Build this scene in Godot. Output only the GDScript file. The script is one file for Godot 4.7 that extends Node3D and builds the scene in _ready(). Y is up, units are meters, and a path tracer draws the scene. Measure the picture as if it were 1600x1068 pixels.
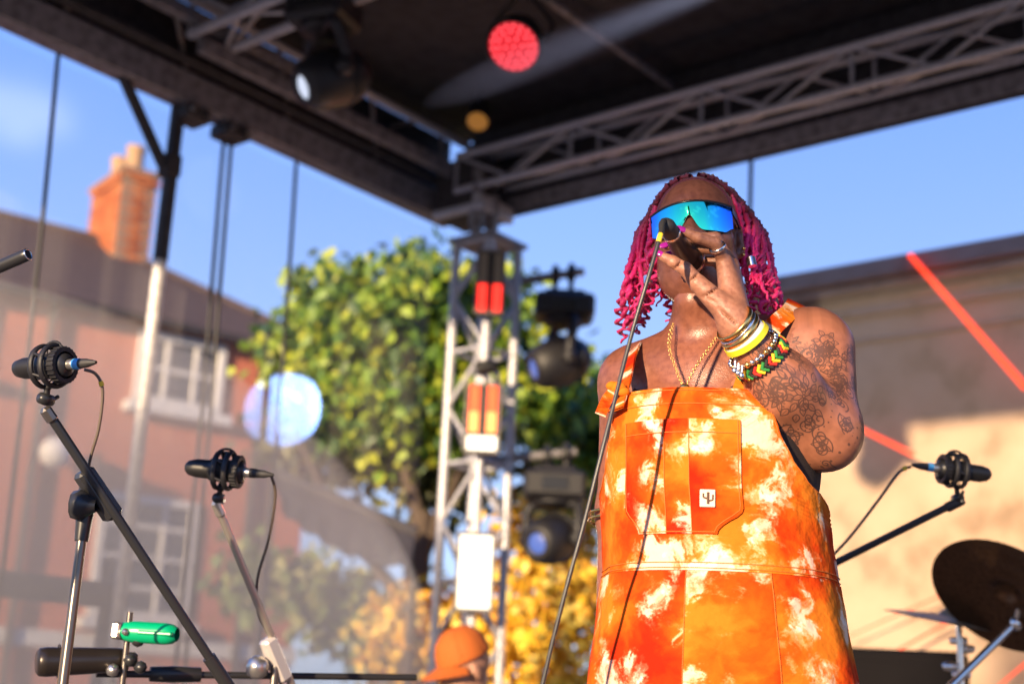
extends Node3D
# A singer on an open-air stage in low evening sun. Metres, y up; the stage runs along x and z.

var M := {}
var taken := {}
var rng := RandomNumberGenerator.new()

func _ready() -> void:
	rng.seed = 7
	setup_view()
	materials()
	build_setting()
	build_stage_frame()
	build_house()
	build_vegetation()
	build_rear_wall()
	build_lights_on_stage()
	build_microphones()
	build_percussion()
	build_capped_person()
	build_singer()

func setup_view() -> void:
	var cam := Camera3D.new()
	cam.name = "camera"
	add_child(cam)
	var at := CameraAttributesPhysical.new()
	at.frustum_focal_length = 50.0
	at.frustum_focus_distance = 2.5
	at.exposure_aperture = 2.4
	at.frustum_far = 400.0
	cam.attributes = at
	cam.basis = Basis(Vector3.UP, deg_to_rad(39.0)) * Basis(Vector3.RIGHT, deg_to_rad(15.3)) * Basis(Vector3.BACK, deg_to_rad(2.65))
	cam.position = Vector3(0, 1.65, 0)
	cam.fov = rad_to_deg(2.0 * atan(534.0 / 2150.0))
	cam.far = 400.0
	cam.near = 0.05
	cam.current = true
	var e := Environment.new()
	e.background_mode = Environment.BG_SKY
	var sky := Sky.new()
	var sm := ProceduralSkyMaterial.new()
	sm.sky_top_color = Color(0.23, 0.42, 0.74)
	sm.sky_horizon_color = Color(0.66, 0.74, 0.83)
	sm.sky_curve = 0.22
	sm.ground_bottom_color = Color(0.30, 0.27, 0.24)
	sm.ground_horizon_color = Color(0.55, 0.52, 0.50)
	sm.sun_angle_max = 34.0
	sm.sky_cover = cloud_cover()
	sky.sky_material = sm
	e.sky = sky
	e.tonemap_mode = Environment.TONE_MAPPER_LINEAR
	e.tonemap_exposure = 2.2
	e.sdfgi_enabled = true
	e.ssao_enabled = true
	e.ssil_enabled = true
	e.volumetric_fog_enabled = true
	e.volumetric_fog_density = 0.0
	var we := WorldEnvironment.new()
	we.name = "world_environment"
	we.environment = e
	add_child(we)
	var sun := DirectionalLight3D.new()
	sun.name = "sun"
	add_child(sun)
	sun.light_color = Color(1.0, 0.88, 0.72)
	sun.light_energy = 1.6
	sun.light_angular_distance = 0.9
	sun.shadow_enabled = true
	var el := deg_to_rad(10.0)
	var to_sun := Vector3(0.156 * cos(el), sin(el), 0.9878 * cos(el)).normalized()
	sun.look_at_from_position(to_sun * 50.0, Vector3.ZERO, Vector3.UP)

func cloud_cover() -> ImageTexture:
	var n := FastNoiseLite.new()
	n.seed = 5
	n.frequency = 1.6
	n.fractal_octaves = 5
	var im := Image.create(512, 256, false, Image.FORMAT_RGBA8)
	for y in 256:
		var up := (0.5 - (y + 0.5) / 256.0) * PI
		for x in 512:
			var a := (x + 0.5) / 512.0 * TAU
			var d := Vector3(cos(a) * cos(up), sin(up) * 2.5, sin(a) * cos(up))
			var v := n.get_noise_3dv(d * 1.6)
			im.set_pixel(x, y, Color(1, 0.97, 0.94, clampf((v - 0.3) * 1.0, 0.0, 0.10)))
	return ImageTexture.create_from_image(im)

# ---------------------------------------------------------------- helpers
func lin(r: float, g: float, b: float, a := 1.0) -> Color:
	var c := Color(r, g, b).linear_to_srgb()
	c.a = a
	return c

func mat(r: float, g: float, b: float, rough := 0.8, metal := 0.0) -> StandardMaterial3D:
	var m := StandardMaterial3D.new()
	m.albedo_color = lin(r, g, b)
	m.roughness = rough
	m.metallic = metal
	return m

func glow(r: float, g: float, b: float, k: float) -> StandardMaterial3D:
	var m := mat(0.015, 0.015, 0.015, 0.4)
	m.emission_enabled = true
	m.emission = lin(r, g, b)
	m.emission_energy_multiplier = k
	return m

func noise_tex(seed_: int, freq: float, stops: Array, size := 512, octaves := 4) -> ImageTexture:
	var n := FastNoiseLite.new()
	n.seed = seed_
	n.frequency = freq
	n.fractal_octaves = octaves
	var g := Gradient.new()
	g.offsets = PackedFloat32Array(stops.map(func(s): return s[0]))
	g.colors = PackedColorArray(stops.map(func(s): return s[1]))
	var src := n.get_seamless_image(size, size)
	var im := Image.create(size, size, false, Image.FORMAT_RGB8)
	for y in size:
		for x in size:
			im.set_pixel(x, y, g.sample(src.get_pixel(x, y).r))
	return ImageTexture.create_from_image(im)

func grain(m: StandardMaterial3D, tex: Texture2D, scale: float, world := true) -> StandardMaterial3D:
	m.albedo_texture = tex
	m.uv1_triplanar = true
	m.uv1_world_triplanar = world
	m.uv1_scale = Vector3.ONE * scale
	return m

func bump(m: StandardMaterial3D, tex: Texture2D, k: float) -> StandardMaterial3D:
	m.heightmap_enabled = true
	m.heightmap_texture = tex
	m.heightmap_scale = k
	return m

func numbered(called: String) -> String:
	taken[called] = taken.get(called, -1) + 1
	return called if taken[called] == 0 else "%s_%03d" % [called, taken[called]]

func tag(o: Node, label: String, category: String, group := "", kind := "") -> Node:
	if label: o.set_meta("label", label)
	if category: o.set_meta("category", category)
	if group: o.set_meta("group", group)
	if kind: o.set_meta("kind", kind)
	return o

func thing(called: String, label: String, category: String, where := Vector3.ZERO, turn := 0.0, group := "") -> Node3D:
	var o := Node3D.new()
	o.name = numbered(called)
	add_child(o)
	o.position = where
	o.rotation.y = turn
	tag(o, label, category, group)
	return o

func st_new() -> SurfaceTool:
	var st := SurfaceTool.new()
	st.begin(Mesh.PRIMITIVE_TRIANGLES)
	return st

func put(st: SurfaceTool, called: String, m: Material, parent: Node = self) -> MeshInstance3D:
	var o := MeshInstance3D.new()
	o.name = numbered(called) if parent == self else called
	o.mesh = st.commit()
	o.material_override = m
	parent.add_child(o, true)
	return o

func tri(st: SurfaceTool, a: Vector3, b: Vector3, c: Vector3, na: Vector3, nb: Vector3, nc: Vector3, ua := Vector2.ZERO, ub := Vector2.ZERO, uc := Vector2.ZERO) -> void:
	if (c - a).cross(b - a).dot(na + nb + nc) < 0.0:
		var t := b; b = c; c = t
		t = nb; nb = nc; nc = t
		var u := ub; ub = uc; uc = u
	st.set_uv(ua); st.set_normal(na); st.add_vertex(a)
	st.set_uv(ub); st.set_normal(nb); st.add_vertex(b)
	st.set_uv(uc); st.set_normal(nc); st.add_vertex(c)

func quad(st: SurfaceTool, p: Array, n: Array, u := [Vector2.ZERO, Vector2.ZERO, Vector2.ZERO, Vector2.ZERO]) -> void:
	tri(st, p[0], p[1], p[2], n[0], n[1], n[2], u[0], u[1], u[2])
	tri(st, p[0], p[2], p[3], n[0], n[2], n[3], u[0], u[2], u[3])

func flat(st: SurfaceTool, a: Vector3, b: Vector3, c: Vector3, d: Vector3, out: Vector3) -> void:
	var n := (c - a).cross(b - a).normalized()
	if n.dot(out) < 0.0: n = -n
	quad(st, [a, b, c, d], [n, n, n, n])

# a box with chamfered edges
func box(st: SurfaceTool, xf: Transform3D, size: Vector3, bev := 0.0) -> void:
	var h := size * 0.5
	var k := minf(bev, minf(h.x, minf(h.y, h.z)) * 0.9)
	var nb := xf.basis.orthonormalized()
	for ax in 3:
		for s in [-1.0, 1.0]:
			var n := Vector3.ZERO; n[ax] = s
			var u := (ax + 1) % 3
			var v := (ax + 2) % 3
			var ps := []
			for q in [[-1, -1], [1, -1], [1, 1], [-1, 1]]:
				var p := Vector3.ZERO
				p[ax] = s * h[ax]; p[u] = q[0] * (h[u] - k); p[v] = q[1] * (h[v] - k)
				ps.append(xf * p)
			var wn := nb * n
			quad(st, ps, [wn, wn, wn, wn])
	if k <= 0.0: return
	for ax in 3:
		var u := (ax + 1) % 3
		var v := (ax + 2) % 3
		for su in [-1.0, 1.0]:
			for sv in [-1.0, 1.0]:
				var n := Vector3.ZERO; n[u] = su; n[v] = sv; n = nb * n.normalized()
				var ps := []
				for e in [[-1, 0], [1, 0], [1, 1], [-1, 1]]:
					var p := Vector3.ZERO
					p[ax] = e[0] * (h[ax] - k)
					p[u] = su * (h[u] if e[1] == 0 else h[u] - k)
					p[v] = sv * (h[v] - k if e[1] == 0 else h[v])
					ps.append(xf * p)
				quad(st, ps, [n, n, n, n])
	for sx in [-1.0, 1.0]:
		for sy in [-1.0, 1.0]:
			for sz in [-1.0, 1.0]:
				var n := nb * Vector3(sx, sy, sz).normalized()
				tri(st, xf * Vector3(sx * h.x, sy * (h.y - k), sz * (h.z - k)), xf * Vector3(sx * (h.x - k), sy * h.y, sz * (h.z - k)), xf * Vector3(sx * (h.x - k), sy * (h.y - k), sz * h.z), n, n, n)

func bx(st: SurfaceTool, c: Vector3, size: Vector3, bev := 0.0, turn := 0.0) -> void:
	box(st, Transform3D(Basis(Vector3.UP, turn), c), size, bev)

func frame_of(d: Vector3) -> Basis:   # a basis whose y runs along d
	var y := d.normalized()
	var x := y.cross(Vector3.UP if absf(y.y) < 0.95 else Vector3.RIGHT).normalized()
	return Basis(x, y, x.cross(y))

# a round tube through points; radii may be one number or one per point
func tube(st: SurfaceTool, pts: Array, radii, sides := 8, caps := true) -> void:
	var n := pts.size()
	var rad := func(i): return float(radii[i]) if radii is Array or radii is PackedFloat32Array else float(radii)
	var dir: Vector3 = pts[1] - pts[0]
	var fr := frame_of(dir)
	var prev := []
	var prevn := []
	var sidev := fr.x
	for i in n:
		var t: Vector3 = (pts[mini(i + 1, n - 1)] - pts[maxi(i - 1, 0)]).normalized()
		sidev = (sidev - t * sidev.dot(t)).normalized()
		var up := t.cross(sidev)
		var ring := []
		var rn := []
		var r: float = rad.call(i)
		for k in sides:
			var a := TAU * k / sides
			var d := sidev * cos(a) + up * sin(a)
			ring.append(pts[i] + d * r)
			rn.append(d)
		if i > 0:
			for k in sides:
				var l := (k + 1) % sides
				quad(st, [prev[k], prev[l], ring[l], ring[k]], [prevn[k], prevn[l], rn[l], rn[k]])
		if caps and (i == 0 or i == n - 1):
			var out := -t if i == 0 else t
			for k in sides:
				tri(st, pts[i], ring[k], ring[(k + 1) % sides], out, out, out)
		prev = ring
		prevn = rn

func rod(st: SurfaceTool, a: Vector3, b: Vector3, r: float, sides := 8) -> void:
	tube(st, [a, b], r, sides)

func bar(parent: Node, called: String, a: Vector3, b: Vector3, r: float, m: Material, sides := 10) -> MeshInstance3D:
	var st := st_new()
	rod(st, a, b, r, sides)
	return put(st, called, m, parent)

# a lathe round the y axis of xf; profile is [[radius, y], ...]
func lathe(st: SurfaceTool, xf: Transform3D, prof: Array, sides := 20, squash := 1.0, smooth := true) -> void:
	var n := prof.size()
	var norms := []
	for i in n:
		var a: Array = prof[maxi(i - 1, 0)]
		var b: Array = prof[mini(i + 1, n - 1)]
		norms.append(Vector2(b[1] - a[1], -(b[0] - a[0])).normalized())
	for i in n - 1:
		var p: Array = prof[i]
		var q: Array = prof[i + 1]
		var n0: Vector2 = norms[i]
		var n1: Vector2 = norms[i + 1]
		if not smooth:
			n0 = Vector2(q[1] - p[1], -(q[0] - p[0])).normalized(); n1 = n0
		for k in sides:
			var ps := []
			var ns := []
			for c in [[k, 0], [k + 1, 0], [k + 1, 1], [k, 1]]:
				var a: float = TAU * c[0] / sides
				var e: Array = p if c[1] == 0 else q
				var nn: Vector2 = n0 if c[1] == 0 else n1
				ps.append(xf * Vector3(cos(a) * e[0], e[1], sin(a) * e[0] * squash))
				ns.append((xf.basis * Vector3(cos(a) * nn.x, nn.y, sin(a) * nn.x)).normalized())
			quad(st, ps, ns)

func ball(st: SurfaceTool, c: Vector3, r: Vector3, b := Basis(), sides := 16, rows := 10) -> void:
	for i in rows:
		for k in sides:
			var ps := []
			var ns := []
			for e in [[i, k], [i, k + 1], [i + 1, k + 1], [i + 1, k]]:
				var v: float = PI * e[0] / rows
				var u: float = TAU * e[1] / sides
				var d := Vector3(sin(v) * cos(u), cos(v), sin(v) * sin(u))
				ps.append(c + b * (d * r))
				ns.append((b * (d / r)).normalized())
			quad(st, ps, ns)

func torus(st: SurfaceTool, xf: Transform3D, big: float, small: float, sides := 28, tubes := 8, flatten := 1.0) -> void:
	for i in sides:
		for k in tubes:
			var ps := []
			var ns := []
			for e in [[i, k], [i + 1, k], [i + 1, k + 1], [i, k + 1]]:
				var u: float = TAU * e[0] / sides
				var v: float = TAU * e[1] / tubes
				var d := Vector3(cos(u), 0, sin(u))
				ps.append(xf * (d * (big + cos(v) * small) + Vector3(0, sin(v) * small * flatten, 0)))
				ns.append((xf.basis * (d * cos(v) + Vector3(0, sin(v) / flatten, 0))).normalized())
			quad(st, ps, ns)

func curve(pts: Array, steps := 8) -> Array:   # Catmull-Rom through points
	var out := []
	var n := pts.size()
	for i in n - 1:
		var a: Vector3 = pts[maxi(i - 1, 0)]
		var b: Vector3 = pts[i]
		var c: Vector3 = pts[i + 1]
		var d: Vector3 = pts[mini(i + 2, n - 1)]
		for k in steps:
			out.append(b.cubic_interpolate(c, a, d, float(k) / steps))
	out.append(pts[n - 1])
	return out

func materials() -> void:
	var g0 := noise_tex(3, 0.02, [[0.0, Color(0.62, 0.62, 0.62)], [0.45, Color(0.86, 0.86, 0.86)], [1.0, Color(1, 1, 1)]], 512)
	var g1 := noise_tex(9, 0.06, [[0.0, Color(0.5, 0.5, 0.5)], [0.5, Color(0.85, 0.85, 0.85)], [1.0, Color(1, 1, 1)]], 512)
	M.g0 = g0
	M.g1 = g1
	M.truss = grain(mat(0.66, 0.65, 0.69, 0.42, 0.2), g1, 2.0)
	M.truss_weld = mat(0.30, 0.29, 0.28, 0.6, 0.5)
	M.steel = grain(mat(0.30, 0.28, 0.28, 0.5, 0.4), g0, 2.0)
	M.post = grain(mat(0.78, 0.74, 0.70, 0.5, 0.1), g0, 2.0)
	M.beam = grain(mat(0.25, 0.235, 0.25, 0.6, 0.15), g0, 1.2)
	M.beam_dark = grain(mat(0.045, 0.040, 0.042, 0.7, 0.0), g0, 1.2)
	M.canopy = grain(mat(0.034, 0.031, 0.036, 0.85), g0, 0.7)
	M.black = grain(mat(0.02, 0.02, 0.021, 0.5), g1, 6.0)
	M.case_black = mat(0.010, 0.009, 0.010, 0.9)
	M.case_black.metallic_specular = 0.12
	M.black_gloss = mat(0.015, 0.015, 0.016, 0.28)
	M.rubber = mat(0.025, 0.024, 0.024, 0.6)
	M.plastic = grain(mat(0.013, 0.012, 0.016, 0.55), g1, 5.0)
	M.chrome = mat(0.75, 0.74, 0.72, 0.16, 1.0)
	M.nickel = mat(0.55, 0.52, 0.48, 0.3, 0.9)
	M.stand_black = mat(0.03, 0.03, 0.032, 0.35, 0.3)
	M.blue_tape = mat(0.06, 0.30, 0.65, 0.55)
	M.yellow_tape = mat(0.80, 0.55, 0.03, 0.5)
	M.gold = mat(0.85, 0.55, 0.18, 0.25, 1.0)
	M.silver = mat(0.8, 0.78, 0.76, 0.22, 1.0)
	M.cable = mat(0.03, 0.028, 0.028, 0.35)
	M.brass_dark = grain(mat(0.16, 0.085, 0.045, 0.38, 0.85), g0, 6.0)
	M.brass = grain(mat(0.70, 0.50, 0.30, 0.45, 0.4), g0, 6.0)
	M.green_plastic = mat(0.0, 0.32, 0.14, 0.28)
	M.bell = mat(0.035, 0.028, 0.025, 0.3, 0.5)
	M.clutch_grey = mat(0.55, 0.50, 0.47, 0.4, 0.3)
	M.asphalt = grain(mat(0.36, 0.33, 0.31, 0.95), g1, 0.8)
	M.deck = grain(mat(0.26, 0.23, 0.21, 0.7), g1, 1.5)
	var wall_tex := noise_tex(21, 0.012, [[0.0, Color(0.72, 0.70, 0.66)], [0.4, Color(0.93, 0.92, 0.90)], [1.0, Color(1, 1, 1)]], 512, 5)
	M.render_wall = grain(mat(0.47, 0.335, 0.235, 0.9), wall_tex, 0.35)
	M.cornice = grain(mat(0.34, 0.25, 0.20, 0.9), wall_tex, 0.5)
	var brick_tex := noise_tex(31, 0.05, [[0.0, Color(0.45, 0.36, 0.36)], [0.4, Color(0.80, 0.74, 0.72)], [0.7, Color(0.97, 0.95, 0.92)], [1.0, Color(1, 1, 1)]], 512, 5)
	M.brick_wall = grain(mat(0.64, 0.215, 0.125, 0.92), brick_tex, 0.9)
	M.brick_a = grain(mat(0.66, 0.21, 0.065, 0.9), brick_tex, 3.0)
	M.brick_b = grain(mat(0.54, 0.155, 0.05, 0.9), brick_tex, 3.0)
	M.brick_c = grain(mat(0.72, 0.27, 0.10, 0.9), brick_tex, 3.0)
	M.mortar = grain(mat(0.38, 0.28, 0.20, 0.95), brick_tex, 2.0)
	M.pot = grain(mat(0.60, 0.42, 0.24, 0.9), brick_tex, 2.0)
	M.slate = grain(mat(0.105, 0.075, 0.07, 0.85), brick_tex, 0.8)
	M.slate_b = grain(mat(0.085, 0.062, 0.06, 0.85), brick_tex, 0.8)
	M.white_paint = grain(mat(0.76, 0.74, 0.71, 0.6), g0, 2.0)
	M.window_glass = mat(0.03, 0.035, 0.045, 0.08)
	M.scrim = StandardMaterial3D.new()
	M.scrim.albedo_color = lin(0.74, 0.68, 0.67, 0.10)
	M.scrim_back = StandardMaterial3D.new()
	M.scrim_back.albedo_color = lin(0.60, 0.56, 0.55, 0.05)
	M.scrim_back.transparency = BaseMaterial3D.TRANSPARENCY_ALPHA
	M.scrim_back.roughness = 0.9
	M.scrim.transparency = BaseMaterial3D.TRANSPARENCY_ALPHA
	M.scrim.roughness = 0.9
	M.black_fabric = grain(mat(0.05, 0.045, 0.05, 0.9), g0, 1.5)
	M.bark = grain(mat(0.12, 0.085, 0.06, 0.95), g1, 3.0)
	M.strap = mat(0.85, 0.055, 0.012, 0.6)

func leaf_mat(r: float, g: float, b: float) -> StandardMaterial3D:
	var m := mat(r, g, b, 0.5)
	m.backlight_enabled = true
	m.backlight = lin(r * 1.3, g * 1.3, b * 0.8)
	return m

# ---------------------------------------------------------------- setting
func build_setting() -> void:
	var st := st_new()
	flat(st, Vector3(-160, 0, -160), Vector3(160, 0, -160), Vector3(160, 0, 160), Vector3(-160, 0, 160), Vector3.UP)
	tag(put(st, "ground", M.asphalt), "grey paved square in front of and around the stage", "", "", "structure")
	st = st_new()
	bx(st, Vector3(-1.0, 0.525, -3.5), Vector3(9.2, 1.05, 5.4), 0.01)
	tag(put(st, "stage_floor", M.deck), "dark boarded stage floor under the singer", "", "", "structure")
	# gauze that closes the side and the back of the stage
	var g := thing("gauze_screen", "pale see-through gauze hanging under the left roof beam", "screen", Vector3(-5.5, 1.06, -3.0), 0.0, "gauze round the stage")
	st = st_new()
	gauze(st, Vector3(0, 0, 2.6), Vector3(0, 0, -2.98), 3.5, 120)
	put(st, "gauze_cloth", M.scrim, g)
	g = thing("gauze_screen", "pale see-through gauze hanging behind the singer under the back truss", "screen", Vector3(-1.0, 1.06, -6.06), 0.0, "gauze round the stage")
	st = st_new()
	gauze(st, Vector3(-2.72, 0, 0), Vector3(4.4, 0, 0), 3.5, 140)
	put(st, "gauze_cloth", M.scrim_back, g)
	# theatre smoke drifting under the roof at the left
	var fog := FogVolume.new()
	fog.name = "stage_haze"
	fog.shape = RenderingServer.FOG_VOLUME_SHAPE_ELLIPSOID
	fog.size = Vector3(1.2, 3.7, 5.4)
	fog.position = Vector3(-5.05, 1.45, -3.1)
	var fm := FogMaterial.new()
	fm.density = 0.85
	fm.albedo = Color(1.0, 0.98, 0.98)
	fog.material = fm
	tag(fog, "thin pale stage smoke drifting at the left of the stage", "", "", "stuff")
	add_child(fog)

func gauze(st: SurfaceTool, a: Vector3, b: Vector3, h: float, n: int) -> void:
	var d := (b - a).normalized()
	var out := d.cross(Vector3.UP)
	for i in n:
		var row := []
		for k in 2:
			var t := float(i + k) / n
			row.append(a.lerp(b, t) + out * (0.006 * sin(t * 130.0) + 0.004 * sin(t * 47.0 + 1.0)))
		var nn: Vector3 = (row[1] - row[0]).cross(Vector3.UP).normalized()
		quad(st, [row[0], row[1], row[1] + Vector3(0, h, 0), row[0] + Vector3(0, h, 0)], [nn, nn, nn, nn])

# ---------------------------------------------------------------- stage frame
var tower: Node3D
func zigzag(t: Node, a0: Vector3, a1: Vector3, b0: Vector3, b1: Vector3, n: int, r: float, m: Material, phase := 0) -> void:
	for i in n:
		var p := a0.lerp(a1, float(i) / n)
		var q := a0.lerp(a1, float(i + 1) / n)
		var u := b0.lerp(b1, float(i) / n)
		var v := b0.lerp(b1, float(i + 1) / n)
		if (i + phase) % 2 == 0: bar(t, "brace", p, v, r, m, 8)
		else: bar(t, "brace", u, q, r, m, 8)

func box_truss(t: Node, a: Vector3, b: Vector3, e: Array, n: int, chord: float, brace: float, m: Material) -> void:
	# e: four offsets of the chords from the line a-b, in order round the section
	for k in 4: bar(t, "chord", a + e[k], b + e[k], chord, m, 12)
	for k in 4: zigzag(t, a + e[k], b + e[k], a + e[(k + 1) % 4], b + e[(k + 1) % 4], n, brace, m, k)
	for k in 4:
		for i in range(0, n + 1, 2):
			var s := float(i) / n
			bar(t, "strut", (a + e[k]).lerp(b + e[k], s), (a + e[(k + 1) % 4]).lerp(b + e[(k + 1) % 4], s), brace, m, 8)

func build_stage_frame() -> void:
	var st: SurfaceTool
	# roof skin and front edge
	var roof := thing("stage_roof", "black fabric stage roof over the whole stage", "roof", Vector3(-1.0, 5.1, -3.2))
	st = st_new()
	var n := 16
	for i in n:
		for k in n:
			var ps := []
			for c in [[i, k], [i + 1, k], [i + 1, k + 1], [i, k + 1]]:
				var x: float = -4.5 + 9.0 * c[0] / n
				var z: float = -2.95 + 5.75 * c[1] / n
				ps.append(Vector3(x, 0.10 - 0.05 * absf(sin(x * 2.1)) * absf(sin(z * 1.1)), z))
			flat(st, ps[0], ps[1], ps[2], ps[3], Vector3.DOWN)
	put(st, "roof_sheet", M.canopy, roof)
	st = st_new()
	bx(st, Vector3(0, 0.14, -0.06), Vector3(9.1, 0.02, 5.86))
	put(st, "top_skin", M.canopy, roof)
	st = st_new()
	bx(st, Vector3(0, -0.10, 2.82), Vector3(9.1, 0.46, 0.04), 0.01)
	put(st, "front_fascia", M.beam_dark, roof)
	st = st_new()
	for i in 24:
		var x0 := -4.5 + 0.75 * i / 24.0
		bx(st, Vector3(x0 + 0.016, -0.54, 2.80 + 0.02 * sin(i * 1.9)), Vector3(0.032, 0.46, 0.02), 0.004)
	put(st, "added_shade_drape", M.black_fabric, roof)  # drape added out of view to shade the upper left gauze
	for x in [-2.79, -0.9, 1.0, 2.9]:
		bar(roof, "purlin", Vector3(x, 0.0, 2.7), Vector3(x, 0.0, -2.8), 0.022, M.beam, 10)
	# left roof beam: outer rail, inner tubes and plates
	var lb := thing("roof_side_beam", "long brown and black roof beam along the left side of the stage", "beam", Vector3(-5.4, 4.57, -3.0))
	st = st_new(); bx(st, Vector3(0, 0.09, -0.55), Vector3(0.12, 0.17, 4.9), 0.012); put(st, "outer_rail", M.beam, lb)
	st = st_new(); bx(st, Vector3(0.0, 0.10, 2.2), Vector3(0.16, 0.21, 0.9), 0.012); put(st, "rail_sleeve", M.beam_dark, lb)
	st = st_new(); bx(st, Vector3(-0.04, 0.38, -0.1), Vector3(0.03, 0.40, 5.8), 0.005); put(st, "side_panel", M.beam_dark, lb)
	st = st_new(); bx(st, Vector3(0.10, 0.20, -0.1), Vector3(0.06, 0.03, 5.7), 0.005); put(st, "inner_ledge", M.beam_dark, lb)
	bar(lb, "inner_tube", Vector3(0.25, 0.43, 2.6), Vector3(0.25, 0.43, -2.9), 0.024, M.truss)
	st = st_new(); bx(st, Vector3(0.25, 0.225, -1.85), Vector3(0.05, 0.085, 2.1), 0.006); put(st, "inner_rail", M.beam, lb)
	st = st_new(); bx(st, Vector3(0.25, 0.34, -0.95), Vector3(0.06, 0.06, 1.6), 0.006); put(st, "inner_rail", M.beam, lb)
	for z in [-2.6, -2.0, -1.3, -0.6, 0.1, 0.8, 1.5]:
		bar(lb, "brace", Vector3(0.25, 0.43, z), Vector3(0.02, 0.2, z - 0.3), 0.013, M.steel, 8)
		bar(lb, "cross_tube", Vector3(0.25, 0.43, z + 0.2), Vector3(0.02, 0.45, z + 0.2), 0.013, M.steel, 8)
	for z in [-1.24, -0.98, 0.30]:
		st = st_new(); bx(st, Vector3(0.0, -0.03, z), Vector3(0.15, 0.07, 0.16), 0.01); put(st, "hanger_bracket", M.beam_dark, lb)
		for dz in [-0.05, 0.05]:
			bar(lb, "bolt", Vector3(0.075, -0.03, z + dz), Vector3(0.095, -0.03, z + dz), 0.014, M.nickel, 6)
	# back truss
	var bt := thing("back_truss", "grey tube truss under the roof behind the singer", "truss", Vector3(-5.1, 4.8, -5.83))
	box_truss(bt, Vector3(0, 0, 0), Vector3(8.4, 0, 0), [Vector3(0, 0.07, 0.13), Vector3(0, -0.15, 0.13), Vector3(0, -0.08, -0.14), Vector3(0, 0.15, -0.14)], 20, 0.0225, 0.011, M.truss)
	var bb := thing("roof_back_beam", "brown rail along the back edge of the roof under the truss", "beam", Vector3(-5.3, 4.55, -6.02))
	st = st_new(); bx(st, Vector3(4.3, 0.07, 0), Vector3(8.6, 0.11, 0.08), 0.01); put(st, "rail", M.beam, bb)
	st = st_new(); bx(st, Vector3(4.3, 0.40, -0.045), Vector3(8.6, 0.56, 0.03), 0.005); put(st, "valance", M.beam_dark, bb)
	st = st_new(); bx(st, Vector3(4.3, 0.004, 0.02), Vector3(8.6, 0.018, 0.03), 0.004); put(st, "lip", M.beam_dark, bb)
	# corner joint between the two beams
	var cj := thing("corner_joint", "grey metal joint where the two roof beams meet above the tower", "joint", Vector3(-5.1, 4.6, -5.85))
	st = st_new(); bx(st, Vector3(0, 0.08, 0), Vector3(0.34, 0.36, 0.30), 0.02); put(st, "corner_block", M.beam_dark, cj)
	st = st_new(); bx(st, Vector3(0.06, -0.09, 0.17), Vector3(0.40, 0.05, 0.05), 0.01); put(st, "flange", M.truss, cj)
	st = st_new(); bx(st, Vector3(0.20, -0.06, 0.03), Vector3(0.05, 0.10, 0.34), 0.01); put(st, "flange", M.truss, cj)
	bar(cj, "hinge_pin", Vector3(0.17, -0.26, 0.14), Vector3(0.17, 0.16, 0.14), 0.035, M.steel, 12)
	bar(cj, "sleeve", Vector3(0.17, -0.20, 0.14), Vector3(0.17, -0.06, 0.14), 0.05, M.steel, 12)
	# lighting truss across the stage, overhead
	var lt := thing("lighting_truss", "brown tube truss crossing under the roof at the top left", "truss", Vector3(-5.2, 4.96, -3.88))
	box_truss(lt, Vector3.ZERO, Vector3(8.2, 0, 0), [Vector3(0, 0.11, 0.11), Vector3(0, -0.11, 0.11), Vector3(0, -0.11, -0.11), Vector3(0, 0.11, -0.11)], 22, 0.026, 0.012, M.truss)
	var ft := thing("lighting_truss", "tube truss crossing under the roof above the singer", "truss", Vector3(-5.2, 4.96, -2.2))
	box_truss(ft, Vector3.ZERO, Vector3(8.2, 0, 0), [Vector3(0, 0.11, 0.11), Vector3(0, -0.11, 0.11), Vector3(0, -0.11, -0.11), Vector3(0, 0.11, -0.11)], 22, 0.026, 0.012, M.truss)
	# corner tower
	var c := Vector3(-4.945, 1.05, -5.84)
	tower = thing("truss_tower", "upright grey truss tower in the stage corner carrying lights", "tower", c)
	var h := 0.128
	box_truss(tower, Vector3(0, 0.02, 0), Vector3(0, 3.26, 0), [Vector3(-h, 0, -h), Vector3(h, 0, -h), Vector3(h, 0, h), Vector3(-h, 0, h)], 10, 0.0255, 0.0115, M.truss)
	st = st_new(); bx(st, Vector3(0, 3.28, 0), Vector3(0.34, 0.03, 0.34), 0.006); put(st, "top_plate", M.steel, tower)
	st = st_new(); bx(st, Vector3(0, 0.01, 0), Vector3(0.5, 0.02, 0.5), 0.004); put(st, "base_plate", M.steel, tower)
	bar(tower, "mast", Vector3(0.04, 3.29, 0.02), Vector3(0.04, 3.56, 0.02), 0.038, M.steel, 14)
	# support post at the left with its brace
	var sp := thing("support_post", "tall round steel post at the left with a slanting brace", "post", Vector3(-5.43, 1.05, -3.92))
	bar(sp, "pole", Vector3(0, 0, 0), Vector3(0, 2.72, 0), 0.033, M.post, 16)
	bar(sp, "shaded_upper_tube", Vector3(0, 2.70, 0), Vector3(0, 3.62, 0), 0.037, M.beam_dark, 16)  # roof shade on the upper post, put in as a dark tube
	bar(sp, "brace", Vector3(0, 3.16, 0.03), Vector3(0.03, 3.58, 0.40), 0.030, M.beam_dark, 12)
	st = st_new(); bx(st, Vector3(0, 3.2, 0.01), Vector3(0.09, 0.12, 0.09), 0.01); put(st, "clamp", M.beam_dark, sp)
	# dark rail crossing low at the left
	var dr := thing("side_rail", "dark horizontal rail low at the left edge of the stage", "rail", Vector3(-5.65, 2.1, -3.5))
	st = st_new(); bx(st, Vector3(0, 0.03, 0), Vector3(0.05, 0.12, 1.1), 0.008); put(st, "top_rail", M.beam_dark, dr)
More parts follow.
